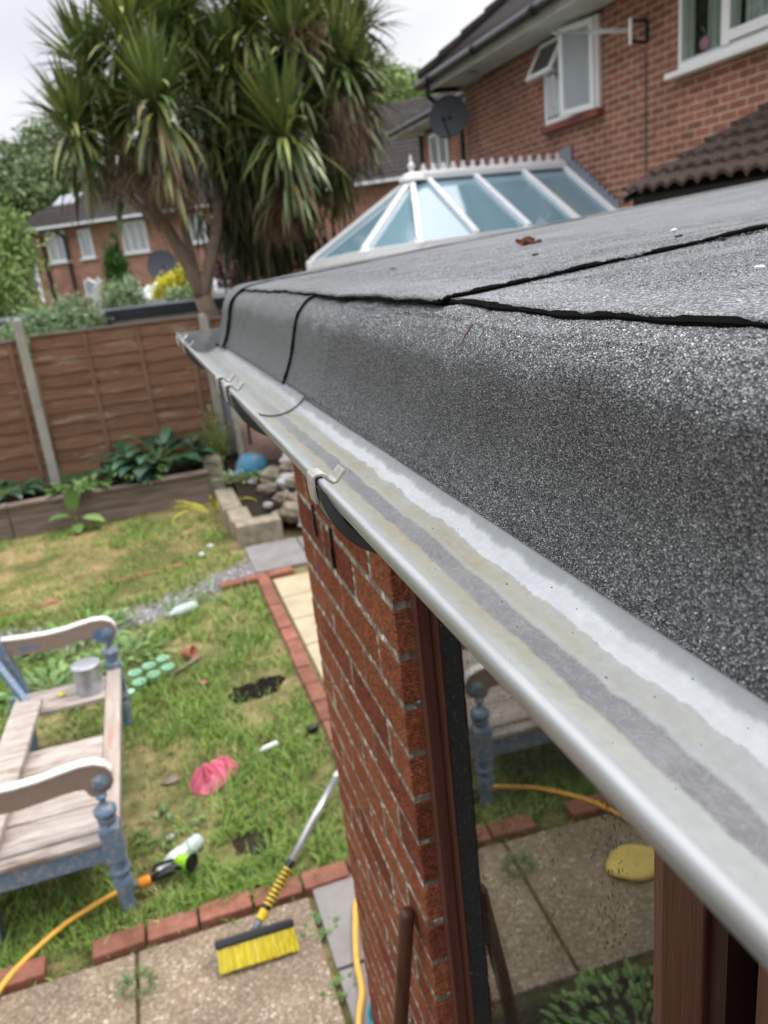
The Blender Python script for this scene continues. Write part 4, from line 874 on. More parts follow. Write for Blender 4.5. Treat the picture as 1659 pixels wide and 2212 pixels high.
b=MB(); b.tube([hl(.29),hl(.70)],.0175,14); b.build('broom_handle',M['alu'],t,smooth=True)
b=MB(); b.tube([hl(.70),hl(.715),hl(.74)],[.0165,.0165,.010],12); b.build('handle_end',M['whiteplastic'],t,smooth=True)
# brown wooden handle leaning on the pier
t=thing('wooden_handle','dark brown wooden tool handle leaning beside the brick pier','tool',(0,.99,0))
b=MB(); a_=Vector((.236,.953,1.672)); c_=Vector((.00,.99,.02)); d_=(a_-c_).normalized(); b.tube([c_,a_-d_*.012,a_-d_*.005,a_-d_*.0012,a_],[.013,.0128,.0115,.008,.002],18); b.build('handle_shaft',M['handlewood'],t,smooth=True)
b=MB(); b.bar((-.08,1.0,.03),(.08,1.0,.03),.04,.05); b.build('tool_head',M['blackplastic'],t,bevel=.005)
# litter on the lawn
t=thing('seed_tray','mint green plastic tray of six round pots on the grass','plant pots',(-.33,5.2,0))
for i in range(3):
    for j in range(2):
        cx=-.44+.098*i+.028*j; cy=5.24+.06*i-.15*j; b=MB(); b.lathe([(.028,.01),(.044,.065),(.048,.068),(.046,.072),(.040,.066),(.026,.02),(.0,.02)],(cx,cy,.0),seg=20)
        b.bar((cx-.03,cy,.05),(cx+.03,cy,.05),.006,.004); b.bar((cx,cy-.03,.05),(cx,cy+.03,.05),.006,.004); b.build('pot',M['tray'],t,smooth=False)
b=MB(); b.lathe([(.02,.0),(.03,.03),(.034,.05)],(-.48,5.02,0),seg=12); b.lathe([(.02,.0),(.03,.03),(.034,.05)],(-.53,5.10,0),seg=12); b.build('tray_rim',M['tray'],t)
o=MB().lathe([(.03,0),(.045,.075),(.05,.075),(.05,.09),(.044,.09),(.03,.02),(.0,.02)],(-.10,5.42,.045),(.75,-.55,.15),18).build('terracotta_pot',M['terracotta'],smooth=True); tag(o,'small terracotta pot lying on its side next to the mint tray','plant pot')
o=MB().bar((-.20,5.18,.02),(.02,5.35,.025),.03,.012).build('wood_lath',M['sleeper']); tag(o,'thin brown lath between mint tray and terracotta pot','stick')
# crumpled pink cloth
mb=MB()
for q,(cx,cy,R0,hz,ph) in enumerate(((-.05,3.88,.125,.075,0),(-.09,3.84,.085,.10,2.1),(.02,3.92,.08,.07,4.0))):
    def pk(u,v):
        a=6.283*u; fold=abs(math.sin(3.5*a+ph+2.2*v))**.6; r=v*R0*(1+.16*math.sin(2*a+ph)+.10*math.sin(5*a+ph)); z=hz*(1-v**1.6)*(.55+.6*fold)+.030*fold*v*math.sin(v*3.1)
        return (cx+r*math.cos(a+.35*v),cy+r*math.sin(a+.35*v)*.95,max(.005,z))
    mb.grid(pk,140,22)
o=mb.build('pink_cloth',M['pink'],smooth=True); tag(o,'crumpled bright pink cloth lying on the lawn','cloth')
def litter(name,label,cat,c,r,mat,seed=0): 
    o=MB().blob(c,r,seed,10,7,.25).build(name,M[mat],smooth=True); tag(o,label,cat)
litter('pink_scrap','tiny pink scrap in the grass right of the mint tray','scrap',(.0,4.95,.02),(.022,.018,.012),'pink')
mb=MB(); rs=random.Random(21)
for k in range(46): aa=rs.uniform(0,6.283); rr=math.sqrt(rs.random()); mb.blob((.33+.17*rr*math.cos(aa)+.05*math.sin(aa),4.72+.11*rr*math.sin(aa),.002),(rs.uniform(.02,.05),rs.uniform(.02,.045),rs.uniform(.008,.02)),k,9,6,.3)
tag(mb.build('black_compost',M['blacksoil'],smooth=True),'patch of black burnt soil in the grass beside the path','soil patch',kind='stuff')
litter('soil_heap','bare dark soil heap beside the clear bottle','soil patch',(.08,3.27,.0),(.10,.08,.018),'brownsoil',9)
litter('black_stone','small black stone on the bare soil right of the clear bottle','stone',(.09,3.17,.025),(.032,.028,.022),'blackplastic',6)
litter('white_pebble','small white pebble in the weeds right of the blue bench leg','pebble',(-.30,3.46,.02),(.022,.017,.014),'whiteplastic',7)
litter('grey_stone','flat brownish stone left of the pink cloth','stone',(-.27,3.95,.008),(.055,.035,.014),'rock',8)
litter('white_scrap','white scrap on the ground under the gap in the bench seat','scrap',(-.62,4.28,.10),(.025,.02,.02),'whiteplastic',8)
litter('white_pebble','white fleck on the dry grass near the rockery corner, left one of a pair','pebble',(.22,7.55,.02),(.03,.025,.02),'whiteplastic',2)
litter('white_pebble','white fleck on the dry grass near the rockery corner, right one of a pair','pebble',(.33,7.75,.02),(.03,.025,.02),'whiteplastic',3)
# yellow kneeling pad seen only in the window, and a teal tub at the pier foot
o=MB().blob((-.94,2.455,.05),(.13,.10,.03),1,26,12,.05).blob((-1.12,2.42,.05),(.15,.115,.032),2,26,12,.06).build('foam_pad',M['yellowfoam'],smooth=True); tag(o,'yellow oval foam pad on the patio, seen reflected in the window','pad')
t=thing('teal_tub','teal plastic tub at the foot of the brick pier, at the bottom of the photo','tub',(.40,2.03,0))
b=MB(); b.lathe([(.06,.0),(.075,.10),(.082,.10),(.082,.112),(.072,.112),(.058,.01),(0,.01)],(.40,2.04,.034),seg=24); b.build('tub_wall',M['teal'],t,smooth=True)
# ================================================================ HOUSES
def P3(px,py,ax,val):   # world point on the sight line of photo pixel (1659x2212 frame) cut at a world plane - used once per building corner as a survey
    r=Vector(((px-829.5)/1700,(py-1106)/1700,1)); wv=Vector((AX.dot(r),AY.dot(r),AZ.dot(r))); k=(val-(H if ax==2 else 0))/wv[ax]; return Vector((wv.x*k,wv.y*k,wv.z*k+H))
HS=thing('brick_house','large red brick house at right with white upstairs windows and black gutter','building',(8,6,0))
b=MB(); b.box(5.4,10.5,-6,12.16,0,4.87); HW=b.build('wall',M['fbrick'],HS)
EZ=4.90; b=MB(); b.obox((5.14,3.1,EZ),(.26,0,0),(0,9.35,0),(0,0,.012)); b.obox((7.7,12.3,EZ-.001),(2.8,0,0),(0,.16,0),(0,0,.011)); b.box(4.88,4.90,-6.2,12.46,4.87,5.06); b.box(4.9,10.5,12.462,12.48,4.87,5.06); b.build('soffit',M['soffit'],HS)
b=MB(); b.blob((5.12,11.2,4.885),(.10,.05,.004),1,12,6,0); b.build('soffit_vent',M['blackplastic'],HS)
# hipped roof: courses of plain tiles as real steps
def tiled(mb,e0,e1,r0,r1,n,th=.018,zig=.0,cols=1):
    e0,e1,r0,r1=map(Vector,(e0,e1,r0,r1)); up=((r0-e0).cross(e1-e0)).normalized(); up=up if up.z>0 else -up
    for k in range(n):
        a0=e0.lerp(r0,k/n); a1=e1.lerp(r1,k/n); b0=e0.lerp(r0,(k+1.15)/n if k<n-1 else 1); b1=e1.lerp(r1,(k+1.15)/n if k<n-1 else 1)
        m_=max(2,int((a1-a0).length/ .33)); 
        vs=[]
        for i in range(m_+1):
            u=i/m_; j=up*th*(1+.35*math.sin(i*12.9+k*7.1)); vs+= [a0.lerp(a1,u),a0.lerp(a1,u)+j,b0.lerp(b1,u)]
        mb.add(vs,[(3*i,3*i+3,3*i+4,3*i+1) for i in range(m_)]+[(3*i+1,3*i+4,3*i+5,3*i+2) for i in range(m_)])
b=MB(); tp=(8.2,8.9,7.62); tp2=(8.2,-6.3,7.62)
tiled(b,(4.84,12.50,5.05),(4.84,-6.3,5.05),tp,tp2,24); tiled(b,(4.84,12.50,5.05),(11.6,12.50,5.05),tp,tp,24)
b.add([(4.84,12.5,5.04),(4.84,-6.3,5.04),tp2,tp],[(0,1,2,3)]); RFH=b.build('roof',M['tile'],HS)
b=MB(); 
for k in range(13):
    a=Vector((4.84,12.50,5.07)).lerp(Vector(tp),k/13); c=Vector((4.84,12.50,5.07)).lerp(Vector(tp),(k+1.08)/13); b.tube([a+Vector((0,0,.03)),c+Vector((0,0,.01))],[.10,.085],10)
b.build('hip_tiles',M['tile'],RFH,smooth=False)
b=MB(); b.tube([(4.80,12.55,4.995),(4.80,-6,4.995)],.058,12)
for k in range(12): b.tube([(4.80,12.1-k*1.6,4.995),(4.80,12.0-k*1.6,4.995)],.066,12)
b.tube([(4.80,12.55,4.995),(10,12.58,4.995)],.058,12); b.build('eaves_gutter',M['blackplastic'],HS,smooth=True)
b=MB(); b.tube([(4.82,12.25,4.95),(4.84,12.25,4.80),(5.0,12.22,4.66),(5.30,12.20,4.58),(5.33,12.20,4.40),(5.33,12.20,2.2)],.036,10); b.build('downpipe',M['blackplastic'],HS,smooth=True)
# window with open casement
def wbox(par,name,x,y0,y1,z0,z1,wd,th,mat,axis=(1,0)):
    b=MB(); b.box(x-th,x,y0,y1,z0,z0+wd); b.box(x-th,x,y0,y1,z1-wd,z1); b.box(x-th,x,y0,y0+wd,z0+wd,z1-wd); b.box(x-th,x,y1-wd,y1,z0+wd,z1-wd); return b.build(name,mat,par,bevel=.006)
W1=wbox(HS,'window_frame',5.398,8.46,9.66,3.93,4.84,.065,.05,M['upvc']); 
b=MB(); b.box(5.35,5.397,8.50,9.62,4.00,4.80); b.build('dark_opening',M['room'],W1)
b=MB(); b.grid(lambda u,v:(5.345+.012*math.sin(u*40),8.53+1.06*u,4.0+.79*v),60,1); b.build('curtain',M['curtain'],W1)
b=MB(); b.box(5.345,5.398,9.02,9.08,3.99,4.78); b.box(5.345,5.398,9.08,9.60,4.48,4.54); b.build('transom',M['upvc'],W1,bevel=.004)
b=MB(); b.box(5.334,5.336,9.10,9.58,4.01,4.46); b.build('window_pane',M['winglass'],W1)
b=MB(); b.box(5.30,5.44,8.42,9.72,3.845,3.925); b.build('brick_sill',flat('sill_tile',(.20,.055,.035),.6,.2,8),W1,bevel=.008)
def sash(par,hinge,dirv,hgt,wd,lab,fw=.062,tilt=None,mat='winglass'):
    # open casement: hinge = lower hinge corner, dirv = unit vector away from the hinge
    h=Vector(hinge); d=Vector(dirv).normalized(); u=Vector(tilt).normalized() if tilt else Vector((0,0,1)); nrm=d.cross(u).normalized()
    def pc(a0,a1,b0,b1,t_): return (h+d*(a0+a1)/2+u*(b0+b1)/2, d*(a1-a0)/2, u*(b1-b0)/2, nrm*t_)
    b=MB(); b.obox(*pc(0,wd,0,fw,.022)); b.obox(*pc(0,wd,hgt-fw,hgt,.022)); b.obox(*pc(0,fw,fw,hgt-fw,.022)); b.obox(*pc(wd-fw,wd,fw,hgt-fw,.022)); s_=b.build('casement',M['upvc'],par,bevel=.006); s_['label']=lab
    b=MB(); b.obox(*pc(fw,wd-fw,fw,hgt-fw,.006)); b.build('window_pane',M[mat],s_); return s_
sash(W1,(5.335,8.50,3.93),(-.27,.96,0),.90,.52,'side hung casement standing open',mat='brightglass')
sash(W1,(5.33,9.66,4.82),(0,-1,0),.44,.58,'small top hung vent standing open',.05,(-.50,0,-.86),'darkglass')
# big window near the right frame edge
W2=wbox(HS,'window_frame',5.398,4.6,7.08,3.99,5.15,.075,.06,M['upvc'])
b=MB(); b.box(5.37,5.397,4.65,7.03,4.05,5.1); b.build('dark_opening',M['room'],W2)
b=MB(); b.grid(lambda u,v:(5.343+.010*math.sin(u*50),6.27+.40*u,4.06+1.0*v),40,1); b.grid(lambda u,v:(5.343+.010*math.sin(u*60),4.7+1.50*u,4.06+1.0*v),90,1); b.grid(lambda u,v:(5.343+.006*math.sin(u*20),6.85+.17*u,4.06+1.0*v),10,1); b.build('curtain',M['curtain'],W2)
t=T('clear_pane'); nt=t.nt; nt.nodes.remove(t.b); gl_=t.n('BsdfGlossy',Roughness=.02); tr_=t.n('BsdfTransparent',Color=(.8,.84,.82)); fr_=t.n('LayerWeight',Blend=.5); mm=t.n('MixShader'); t.set(mm.inputs[0],t.math('ADD',t.math('MULTIPLY',t.math('POWER',fr_.outputs['Facing'],3.0),.6),.05)); t.set(mm.inputs[1],tr_.outputs[0]); t.set(mm.inputs[2],gl_.outputs[0]); t.set(nt.nodes['Material Output'].inputs[0],mm.outputs[0]); M['clearpane']=t.m
b=MB(); b.box(5.325,5.329,4.66,7.02,4.05,5.1); b.build('window_pane',M['clearpane'],W2)
b=MB(); b.box(5.31,5.397,6.37,6.47,4.05,5.15); b.box(5.31,5.342,4.66,6.37,4.065,4.15); b.build('mullion',M['upvc'],W2,bevel=.006)
b=MB(); b.box(5.27,5.398,4.5,7.2,3.93,3.985); b.build('window_sill',M['upvc'],W2,bevel=.008)
b=MB(); b.blob((5.333,6.70,4.13),(.006,.075,.06),3,14,10,.02); b.build('ornament',M['mauve'],W2,smooth=True)
# clothes line bracket on the wall
t=thing('line_bracket','black wall bracket with a folded grey clothes line arm, between the two upper windows','bracket',(5.35,7.8,4.4))
q0=P3(1362,40,0,5.22); q1=P3(1362,97,0,5.22); w0=P3(1396,42,0,5.385); w1=P3(1397,92,0,5.385); ae=P3(1195,72,0,4.95)
b=MB(); b.bar(w0,w1,.035,.02,(1,0,0)); b.bar(w0,q0.lerp(q1,.15),.028,.028); b.bar(w1,q0.lerp(q1,.85),.028,.028); b.build('bracket',M['blackplastic'],t,bevel=.004)
b=MB(); b.tube([q1,q0],.018,10); b.build('spindle',M['whiteplastic'],t)
m0=q0.lerp(q1,.5); b=MB(); b.tube([m0,ae],.011,8); b.tube([m0+Vector((0,0,.025)),m0.lerp(ae,.8)+Vector((0,0,.02))],.008,8); b.tube([m0.lerp(ae,.93),ae],.016,8); b.build('folded_arm',M['alu'],t,smooth=True)
b=MB(); b.tube([(5.392,7.66,4.3),(5.392,7.66,2.2)],.010,6); o=b.build('wall_cable',M['darkmetal'],HS)
def dish(name,label,c,ax,r,arm_to):
    t=thing(name,label,'satellite dish',c); ax=Vector(ax).normalized(); b=MB(); n_=8
    a1=ax.orthogonal().normalized(); a2=ax.cross(a1); b.grid(lambda u,v:tuple(Vector(c)+(a1*math.cos(6.2832*u)+a2*math.sin(6.2832*u))*r*v-ax*(.13*r*(1-v*v))),32,n_); b.tube([tuple(Vector(c)+(a1*math.cos(6.2832*k/32)+a2*math.sin(6.2832*k/32))*r) for k in range(33)],.008,5)
    b.build('dish',M['darkmetal'],t,smooth=True)
    b=MB(); c=Vector(c); b.bar(c-ax*.02,arm_to,.045,.045); b.bar(arm_to,Vector(arm_to)+Vector((0,0,-.35)),.04,.04); b.build('mount',M['blackplastic'],t)
    b=MB(); lo=c+Vector((0,0,-r*.9)); f=c+ax*r*1.1+Vector((0,0,-r*.3)); b.tube([lo,f],.012,6); b.tube([f,f-ax*.08],.03,8); b.build('feed_arm',M['blackplastic'],t)
    return t
dish('satellite_dish','dark satellite dish on the corner of the large brick house under the eaves',(5.02,11.95,4.46),(-.62,-.78,.10),.29,(5.36,12.3,4.3))
# lean-to tiled roof beside the flat roof
LT=thing('lean_to_roof','low lean-to roof of dark wet mossy ribbed tiles between flat roof and house wall','roof',(4.5,2.5,2.4))
X0,X1,YV,ZE,SLP=3.69,5.38,5.50,2.855,.41
b=MB(); nc=7; cl_=(X1-X0)/nc
for k in range(nc):
    ny=230; nx=3
    xa=X0+k*cl_-.03; xb=X0+(k+1)*cl_
    def f(u,v,k=k,xa=xa,xb=xb):
        y=YV-(YV+1.0)*v; x=xa+(xb-xa)*u; ph=(y*6.6667)%1; roll=.045*abs(math.sin(ph*math.pi))**.8
        jit=.004*math.sin(math.floor(y*3.333)*7.7+k*3.1); return (x+jit*2,y,ZE+SLP*(x-X0)+roll+.038*(1-u)+.004+jit)
    b.grid(f,nx,ny)
    b.grid(lambda u,v,f=f:tuple(a-(0 if i<2 else (.028*(1-u))) for i,a in enumerate(f(0,v))),1,ny)
LR=b.build('roof_tiles',M['mosstile'],LT)
b=MB(); b.prism([(X0+.05,-1.0,2.3),(X0+.05,-1.0,ZE-.006),(X1,-1.0,ZE+SLP*(X1-X0)-.02),(X1,-1.0,2.3)],(0,YV+.97,0)); b.build('lean_to_wall',M['room'],LT)
b=MB(); b.bar((X0-.02,YV-.02,ZE-.02),(X1,YV-.02,ZE+SLP*(X1-X0)-.02),.03,.05); b.build('verge',M['shedfelt'],LT)
# ---- conservatory
CV=thing('conservatory','white conservatory with blue tinted glass roof, ridge cresting and finial','conservatory',(4.1,9.3,0))
zr,ze=3.42,2.74; rA=Vector((3.40,9.30,zr)); rB=Vector((5.39,9.30,zr-.0)); C=[Vector((5.38,8.13,ze+.03)),Vector((3.0,8.13,ze-.02)),Vector((2.50,8.50,ze-.05)),Vector((2.2,9.80,ze-.10)),Vector((3.0,10.47,ze-.02)),Vector((5.38,10.47,ze+.03))]
def gpane(name,pts,par=CV):
    n_=(pts[1]-pts[0]).cross(pts[2]-pts[0]).normalized(); n_=n_ if n_.z>0 else -n_
    b=MB(); b.prism([p-n_*.012 for p in pts],n_*.008); return b.build(name,M['roofglass'],par)
tx=[5.38,4.77,4.16,3.57]; bx_=[5.38,4.74,4.14,3.55]
tt=[Vector((x,9.30,zr)) for x in tx]+[rA]; bb=[Vector((x,8.13,C[0].z+(C[1].z-C[0].z)*(5.38-x)/2.38)) for x in bx_]+[C[1]]
bb[1:4]=[Vector((x,8.13,C[0].z+(C[1].z-C[0].z)*(5.38-x)/2.38)) for x in (4.87,4.27,3.65)]; tt[1:4]=[Vector((x,9.30,zr)) for x in (4.80,4.17,3.58)]
for i in range(4): gpane('roof_pane',[tt[i],tt[i+1],bb[i+1],bb[i]])
for i in range(1,4): gpane('roof_pane',[rA,C[i],C[i+1]])
for i in range(4):
    m1=Vector((tx[i],9.30,zr)); e1=Vector((bx_[i],10.47,ze)); m2=Vector((tx[i+1],9.30,zr)) if i<3 else rA; e2=Vector((bx_[i+1],10.47,ze)) if i<3 else C[4]; gpane('roof_pane',[m1,m2,e2,e1])
def rbar(p,q,wd=.055,h=.05): b=MB(); b.bar(Vector(p)+Vector((0,0,.018)),Vector(q)+Vector((0,0,.018)),wd,h); b.bar(Vector(p)+Vector((0,0,.044)),Vector(q)+Vector((0,0,.044)),wd*.5,.012); return b.build('glazing_bar',M['upvc'],CV,bevel=.006)
for i in range(5): rbar(tt[i],bb[i],.085 if i in(0,) else .06)
for i in (2,3,4): rbar(rA,C[i],.07)
m_=(C[2]+C[3])/2
b=MB(); b.bar(rA+Vector((-.06,0,.02)),rB+Vector((0,0,.02)),.16,.07); b.bar(rA+Vector((-.02,0,.065)),rB+Vector((0,0,.065)),.07,.03); b.lathe([(.17,-.02),(.15,.03),(.09,.065),(.05,.08)],rA,(0,0,1),8); RG_=b.build('ridge',M['upvc'],CV,bevel=.008)
for k in range(15):
    x=3.55+.125*k; b=MB(); b.prism([(x-.045,9.293,zr+.08),(x+.045,9.293,zr+.08),(x+.040,9.293,zr+.10),(x+.014,9.293,zr+.115),(x+.026,9.293,zr+.135),(x+.012,9.293,zr+.16),(x,9.293,zr+.165),(x-.012,9.293,zr+.16),(x-.026,9.293,zr+.135),(x-.014,9.293,zr+.115),(x-.040,9.293,zr+.10)],(0,.014,0)); b.build('cresting',M['upvc'],RG_)
b=MB(); b.lathe([(.04,.05),(.042,.07),(.024,.09),(.024,.11),(.042,.14),(.042,.16),(.022,.18),(.012,.20),(.015,.22),(.003,.27)],rA,(0,0,1),14); b.build('finial',M['upvc'],RG_,smooth=True)
b=MB()
for i in range(5): b.bar(C[i]+Vector((0,0,-.02)),C[i+1]+Vector((0,0,-.02)),.07,.06); b.bar(C[i]+Vector((0,0,-.09)),C[i+1]+Vector((0,0,-.09)),.12,.075)
for i in range(1,5): b.lathe([(.07,-.13),(.07,.0),(.05,.02)],C[i],(0,0,1),8)
b.build('eaves_gutter',M['upvc'],CV,bevel=.008)
b=MB(); sh=[Vector((p.x+(.12 if p.x<2.6 else .06 if p.x<4 else 0),p.y+(.1 if p.y<9.3 else -.1),0)) for p in C]
b.prism([(p.x,p.y,0) for p in sh],(0,0,.7)); b.build('base_wall',M['fbrick'],CV)
b=MB(); b.prism([(p.x,p.y,.7) for p in sh],(0,0,1.95)); b.build('glazed_side',M['winglass'],CV)
b=MB()
for i in range(len(sh)-1):
    a,c=sh[i],sh[i+1]
    for u in (0,.333,.667,1): p=a.lerp(c,u); b.tube([(p.x,p.y,.7),(p.x,p.y,2.66)],.04,6)
    for z in (.72,2.1,2.62): b.bar((a.x,a.y,z),(c.x,c.y,z),.06,.06)
b.build('side_frame',M['upvc'],CV)
b=MB(); b.bar((5.375,7.0,2.80),(5.375,8.15,2.82),.03,.05); b.build('wall_flashing',M['upvc'],CV)
b=MB(); 
for k in range(12): 
    p=Vector((5.385,9.30,zr+.16)).lerp(Vector((5.385,8.13,ze+.15)),k/12); b.box(5.372,5.389,p.y-.10,p.y+.0,p.z-.17,p.z)
b.box(5.37,5.388,9.1,9.36,zr+.06,zr+.21)
b.build('lead_flashing',M['lead'],CV)
# neighbouring house further along
t=thing('neighbour_house','set back brick house seen past the corner of the large house, under its dish','building',(8,15,0))
b=MB(); b.box(6.2,11,12.3,16.4,0,4.80); b.build('wall',M['fbrick'],t)
b=MB(); tiled(b,(5.78,16.8,4.92),(5.78,11,4.92),(8.6,14.4,6.9),(8.6,11,6.9),16); tiled(b,(5.78,16.8,4.92),(11.5,16.8,4.92),(8.6,14.4,6.9),(8.6,14.4,6.9),16); b.build('roof',M['tile'],t)
b=MB(); b.box(5.78,6.2,11,16.7,4.84,4.87); b.box(5.76,5.79,11,16.75,4.84,4.96); b.build('soffit',M['soffit'],t)
b=MB(); b.tube([(5.73,16.8,4.93),(5.73,11,4.93)],.055,8); b.tube([(6.16,16.2,4.8),(6.16,16.2,1)],.035,8); b.build('eaves_gutter',M['blackplastic'],t)
WN=wbox(t,'window_frame',6.198,14.8,15.7,3.95,4.72,.07,.05,M['upvc']); b=MB(); b.box(6.165,6.197,14.85,15.65,4.0,4.68); b.build('window_pane',M['winglass'],WN); b=MB(); b.box(6.15,6.19,15.2,15.28,4,4.7); b.build('mullion',M['upvc'],WN)
# long terrace far behind the palm
eL=P3(62,500,2,4.75); eR=P3(880,386,2,4.75); dF=(eR-eL); dF.z=0; LF=dF.length; dF.normalize(); nF=Vector((dF.y,-dF.x,0)) # nF towards the garden
TR=thing('terrace_house','long two storey brick terrace far behind the palm tree, with hipped tiled roof','building',tuple((eL+eR)/2*Vector((1,1,0)) if False else ((eL.x+eR.x)/2,(eL.y+eR.y)/2,0)))
def tf(u,o_,z): p=eL+dF*u+nF*o_; return (p.x,p.y,z)
def tbox(mb,u0,u1,o0,o1,z0,z1): return mb.obox(tuple((Vector(tf(u0,o0,z0))+Vector(tf(u1,o1,z1)))/2),dF*(u1-u0)/2,nF*(o1-o0)/2,(0,0,(z1-z0)/2))
b=MB(); tbox(b,0,LF+3,-8,0,0,4.75); b.build('wall',M['fbrick2'],TR)
b=MB(); tiled(b,tf(-.6,.5,4.80),tf(LF+3,.5,4.80),tf(3.6,-4,7.6),tf(LF+3,-4,7.6),18,.03); tiled(b,tf(-.6,-8.5,4.80),tf(-.6,.5,4.80),tf(3.6,-4,7.6),tf(3.6,-4,7.6),18,.03); b.build('roof',M['tile'],TR)
b=MB(); tbox(b,-.65,LF+3,.45,.58,4.70,4.79); tbox(b,-.65,-.5,-8.5,.45,4.70,4.79); tbox(b,-.5,LF+3,.001,.45,4.74,4.755); b.build('eaves_board',M['upvc'],TR)
def upos(px,py):  # distance along the terrace front for a photo column
    r=Vector(((px-829.5)/1700,(py-1106)/1700,1)); wv=Vector((AX.dot(r),AY.dot(r),AZ.dot(r))); c0=Vector((0,0,H)); n_=nF; k=((eL-c0).dot(n_))/wv.dot(n_); p=c0+wv*k; return (p-eL).dot(dF),p.z
def twin(x0,x1,y0,y1,nb):
    u0,z1=upos(x0,y0); u1,_=upos(x1,y0); _,z0=upos((x0+x1)/2,y1); z1=min(z1,4.62)
    b=MB(); fw=.07
    tbox(b,u0,u1,.0,.06,z0,z0+fw); tbox(b,u0,u1,0,.06,z1-fw,z1); tbox(b,u0,u0+fw,.0,.059,z0+fw,z1-fw); tbox(b,u1-fw,u1,0,.059,z0+fw,z1-fw)
    for k in range(1,nb): uu=u0+(u1-u0)*k/nb; tbox(b,uu-.035,uu+.035,0,.058,z0+fw,z1-fw)
    tbox(b,u0-.08,u1+.08,0,.12,z0-.07,z0-.001)
    f_=b.build('window_frame',M['upvc'],TR); b=MB(); tbox(b,u0+fw,u1-fw,.001,.02,z0+fw,z1-fw); b.build('window_pane',M['winglass'],f_)
twin(98,140,503,567,2); twin(168,196,497,558,1); twin(257,312,470,546,3); twin(405,440,462,524,2); twin(456,478,462,520,1); twin(182,205,606,640,1)
for px in (92,143):
    u,_=upos(px,520); b=MB(); b.tube([tf(u,.5,4.6),tf(u,.10,4.4),tf(u,.08,4.3),tf(u,.08,1.0)],.06,8); b.build('downpipe',M['blackplastic'],TR)
b=MB(); u,z=upos(75,492); p=Vector(tf(1.6,-.9,0)); b.obox(tuple(Vector(tf(1.3,-.9,5.72))),dF*.5,nF*.28+Vector((0,0,-.17)),Vector((0,0,.03))); b.build('roof_light',M['winglass'],TR)
pd=P3(368,570,1,0) if False else None
u,z=upos(368,572); cD=Vector(tf(u,.5,z)); dish('satellite_dish','grey satellite dish on the far terrace wall beside the palm trunk',tuple(cD),(.0,-.95,.25),.52,tuple(Vector(tf(u,.03,z))))
# pale conservatory roofs in front of the terrace
for (a_,b_,c_,d_,lab) in (((285,632),(400,590),(400,620),(300,650),'low white lean-to roof in front of the far terrace, left of the yellow shrub'),((455,590),(530,575),(530,612),(460,625),'low white roof in front of the far terrace, right of the palm trunk')):
    pts=[P3(*a_,1,23.5),P3(*b_,1,24.5),P3(*c_,1,22),P3(*d_,1,21.5)]; o=MB(); o.prism(pts,(0,0,-.12)); 
    for k in range(1,7): o.bar(pts[0].lerp(pts[1],k/7)+Vector((0,0,.02)),pts[3].lerp(pts[2],k/7)+Vector((0,0,.02)),.07,.05)
    base=MB(); q=[Vector((p.x,p.y,0)) for p in pts]; 
    T_=thing('garden_room',lab,'garden room',tuple(sum(q,Vector())/4)); o.build('roof_sheet',M['whiteveneer'],T_); mn=min(p.z for p in pts)-.13; base.prism(q,(0,0,max(.3,mn))); base.build('wall',M['upvc'],T_)
# dark flat shed beyond the fence
t=thing('garden_shed','low shed with dark flat roof edge just beyond the fence','shed',(1.2,14,0))
b=MB(); b.box(-.32,4.2,13,16,0,2.02); b.build('wall',M['fence'],t)
b=MB(); b.box(-.42,4.3,12.88,16.1,2.10,2.26); b.build('roof',M['shedfelt'],t,bevel=.01); b=MB(); b.box(-.40,4.3,12.90,12.96,2.03,2.095); b.build('shed_fascia',M['concrete'],t)
b=MB(); b.box(-.62,-.30,12.8,13.2,1.98,2.17); b.build('roof_corner',M['shedfelt'],t,bevel=.02)
t=thing('dark_shed','low dark shed roof at the left frame edge beyond the fence','shed',(-3.6,14,0)); b=MB(); b.box(-6,-1.6,13.2,15.5,0,2.15); b.build('wall',M['fence'],t); b=MB(); b.box(-6.1,-1.5,13.1,15.6,2.17,2.27); b.build('roof',M['shedfelt'],t)

# ================================================================ TREES AND SHRUBS
def foliage(parts,n,sz,seed,squash=1,flat_=.0):
    """leaf-sized quads spread through lumpy ellipsoids: parts = [(centre, radii)]"""
    r=np.random.default_rng(seed); vol=np.array([a[1][0]*a[1][1]*a[1][2] for a in parts])**.67; cnt=(n*vol/vol.sum()).astype(int); out=[]
    for (c,rad),k in zip(parts,cnt):
        # sub-clumps give gaps and dense lumps
        nc=max(6,int(k/70)); q=r.normal(size=(nc,3)); q/=np.linalg.norm(q,axis=1)[:,None]; q*=(.45+.55*r.random(nc)**.5)[:,None]
        ci=r.integers(0,nc,k); g=r.normal(size=(k,3))*(.16+.10*r.random(nc)[ci])[:,None]; p=(q[ci]+g)*np.array(rad)+np.array(c)
        d=r.normal(size=(k,3)); d/=np.linalg.norm(d,axis=1)[:,None]; e=np.cross(d,r.normal(size=(k,3))); e/=np.linalg.norm(e,axis=1)[:,None]; s_=(sz*(.5+r.random(k)))[:,None]
        d[:,2]*=squash
        out.append(np.stack([p-d*s_-e*s_*.15,p+e*s_*.45,p+d*s_+e*s_*.1,p-e*s_*.5],1))
    V=np.concatenate(out).reshape(-1,3); k=len(V)//4; F=np.arange(k*4).reshape(-1,4); return V,F
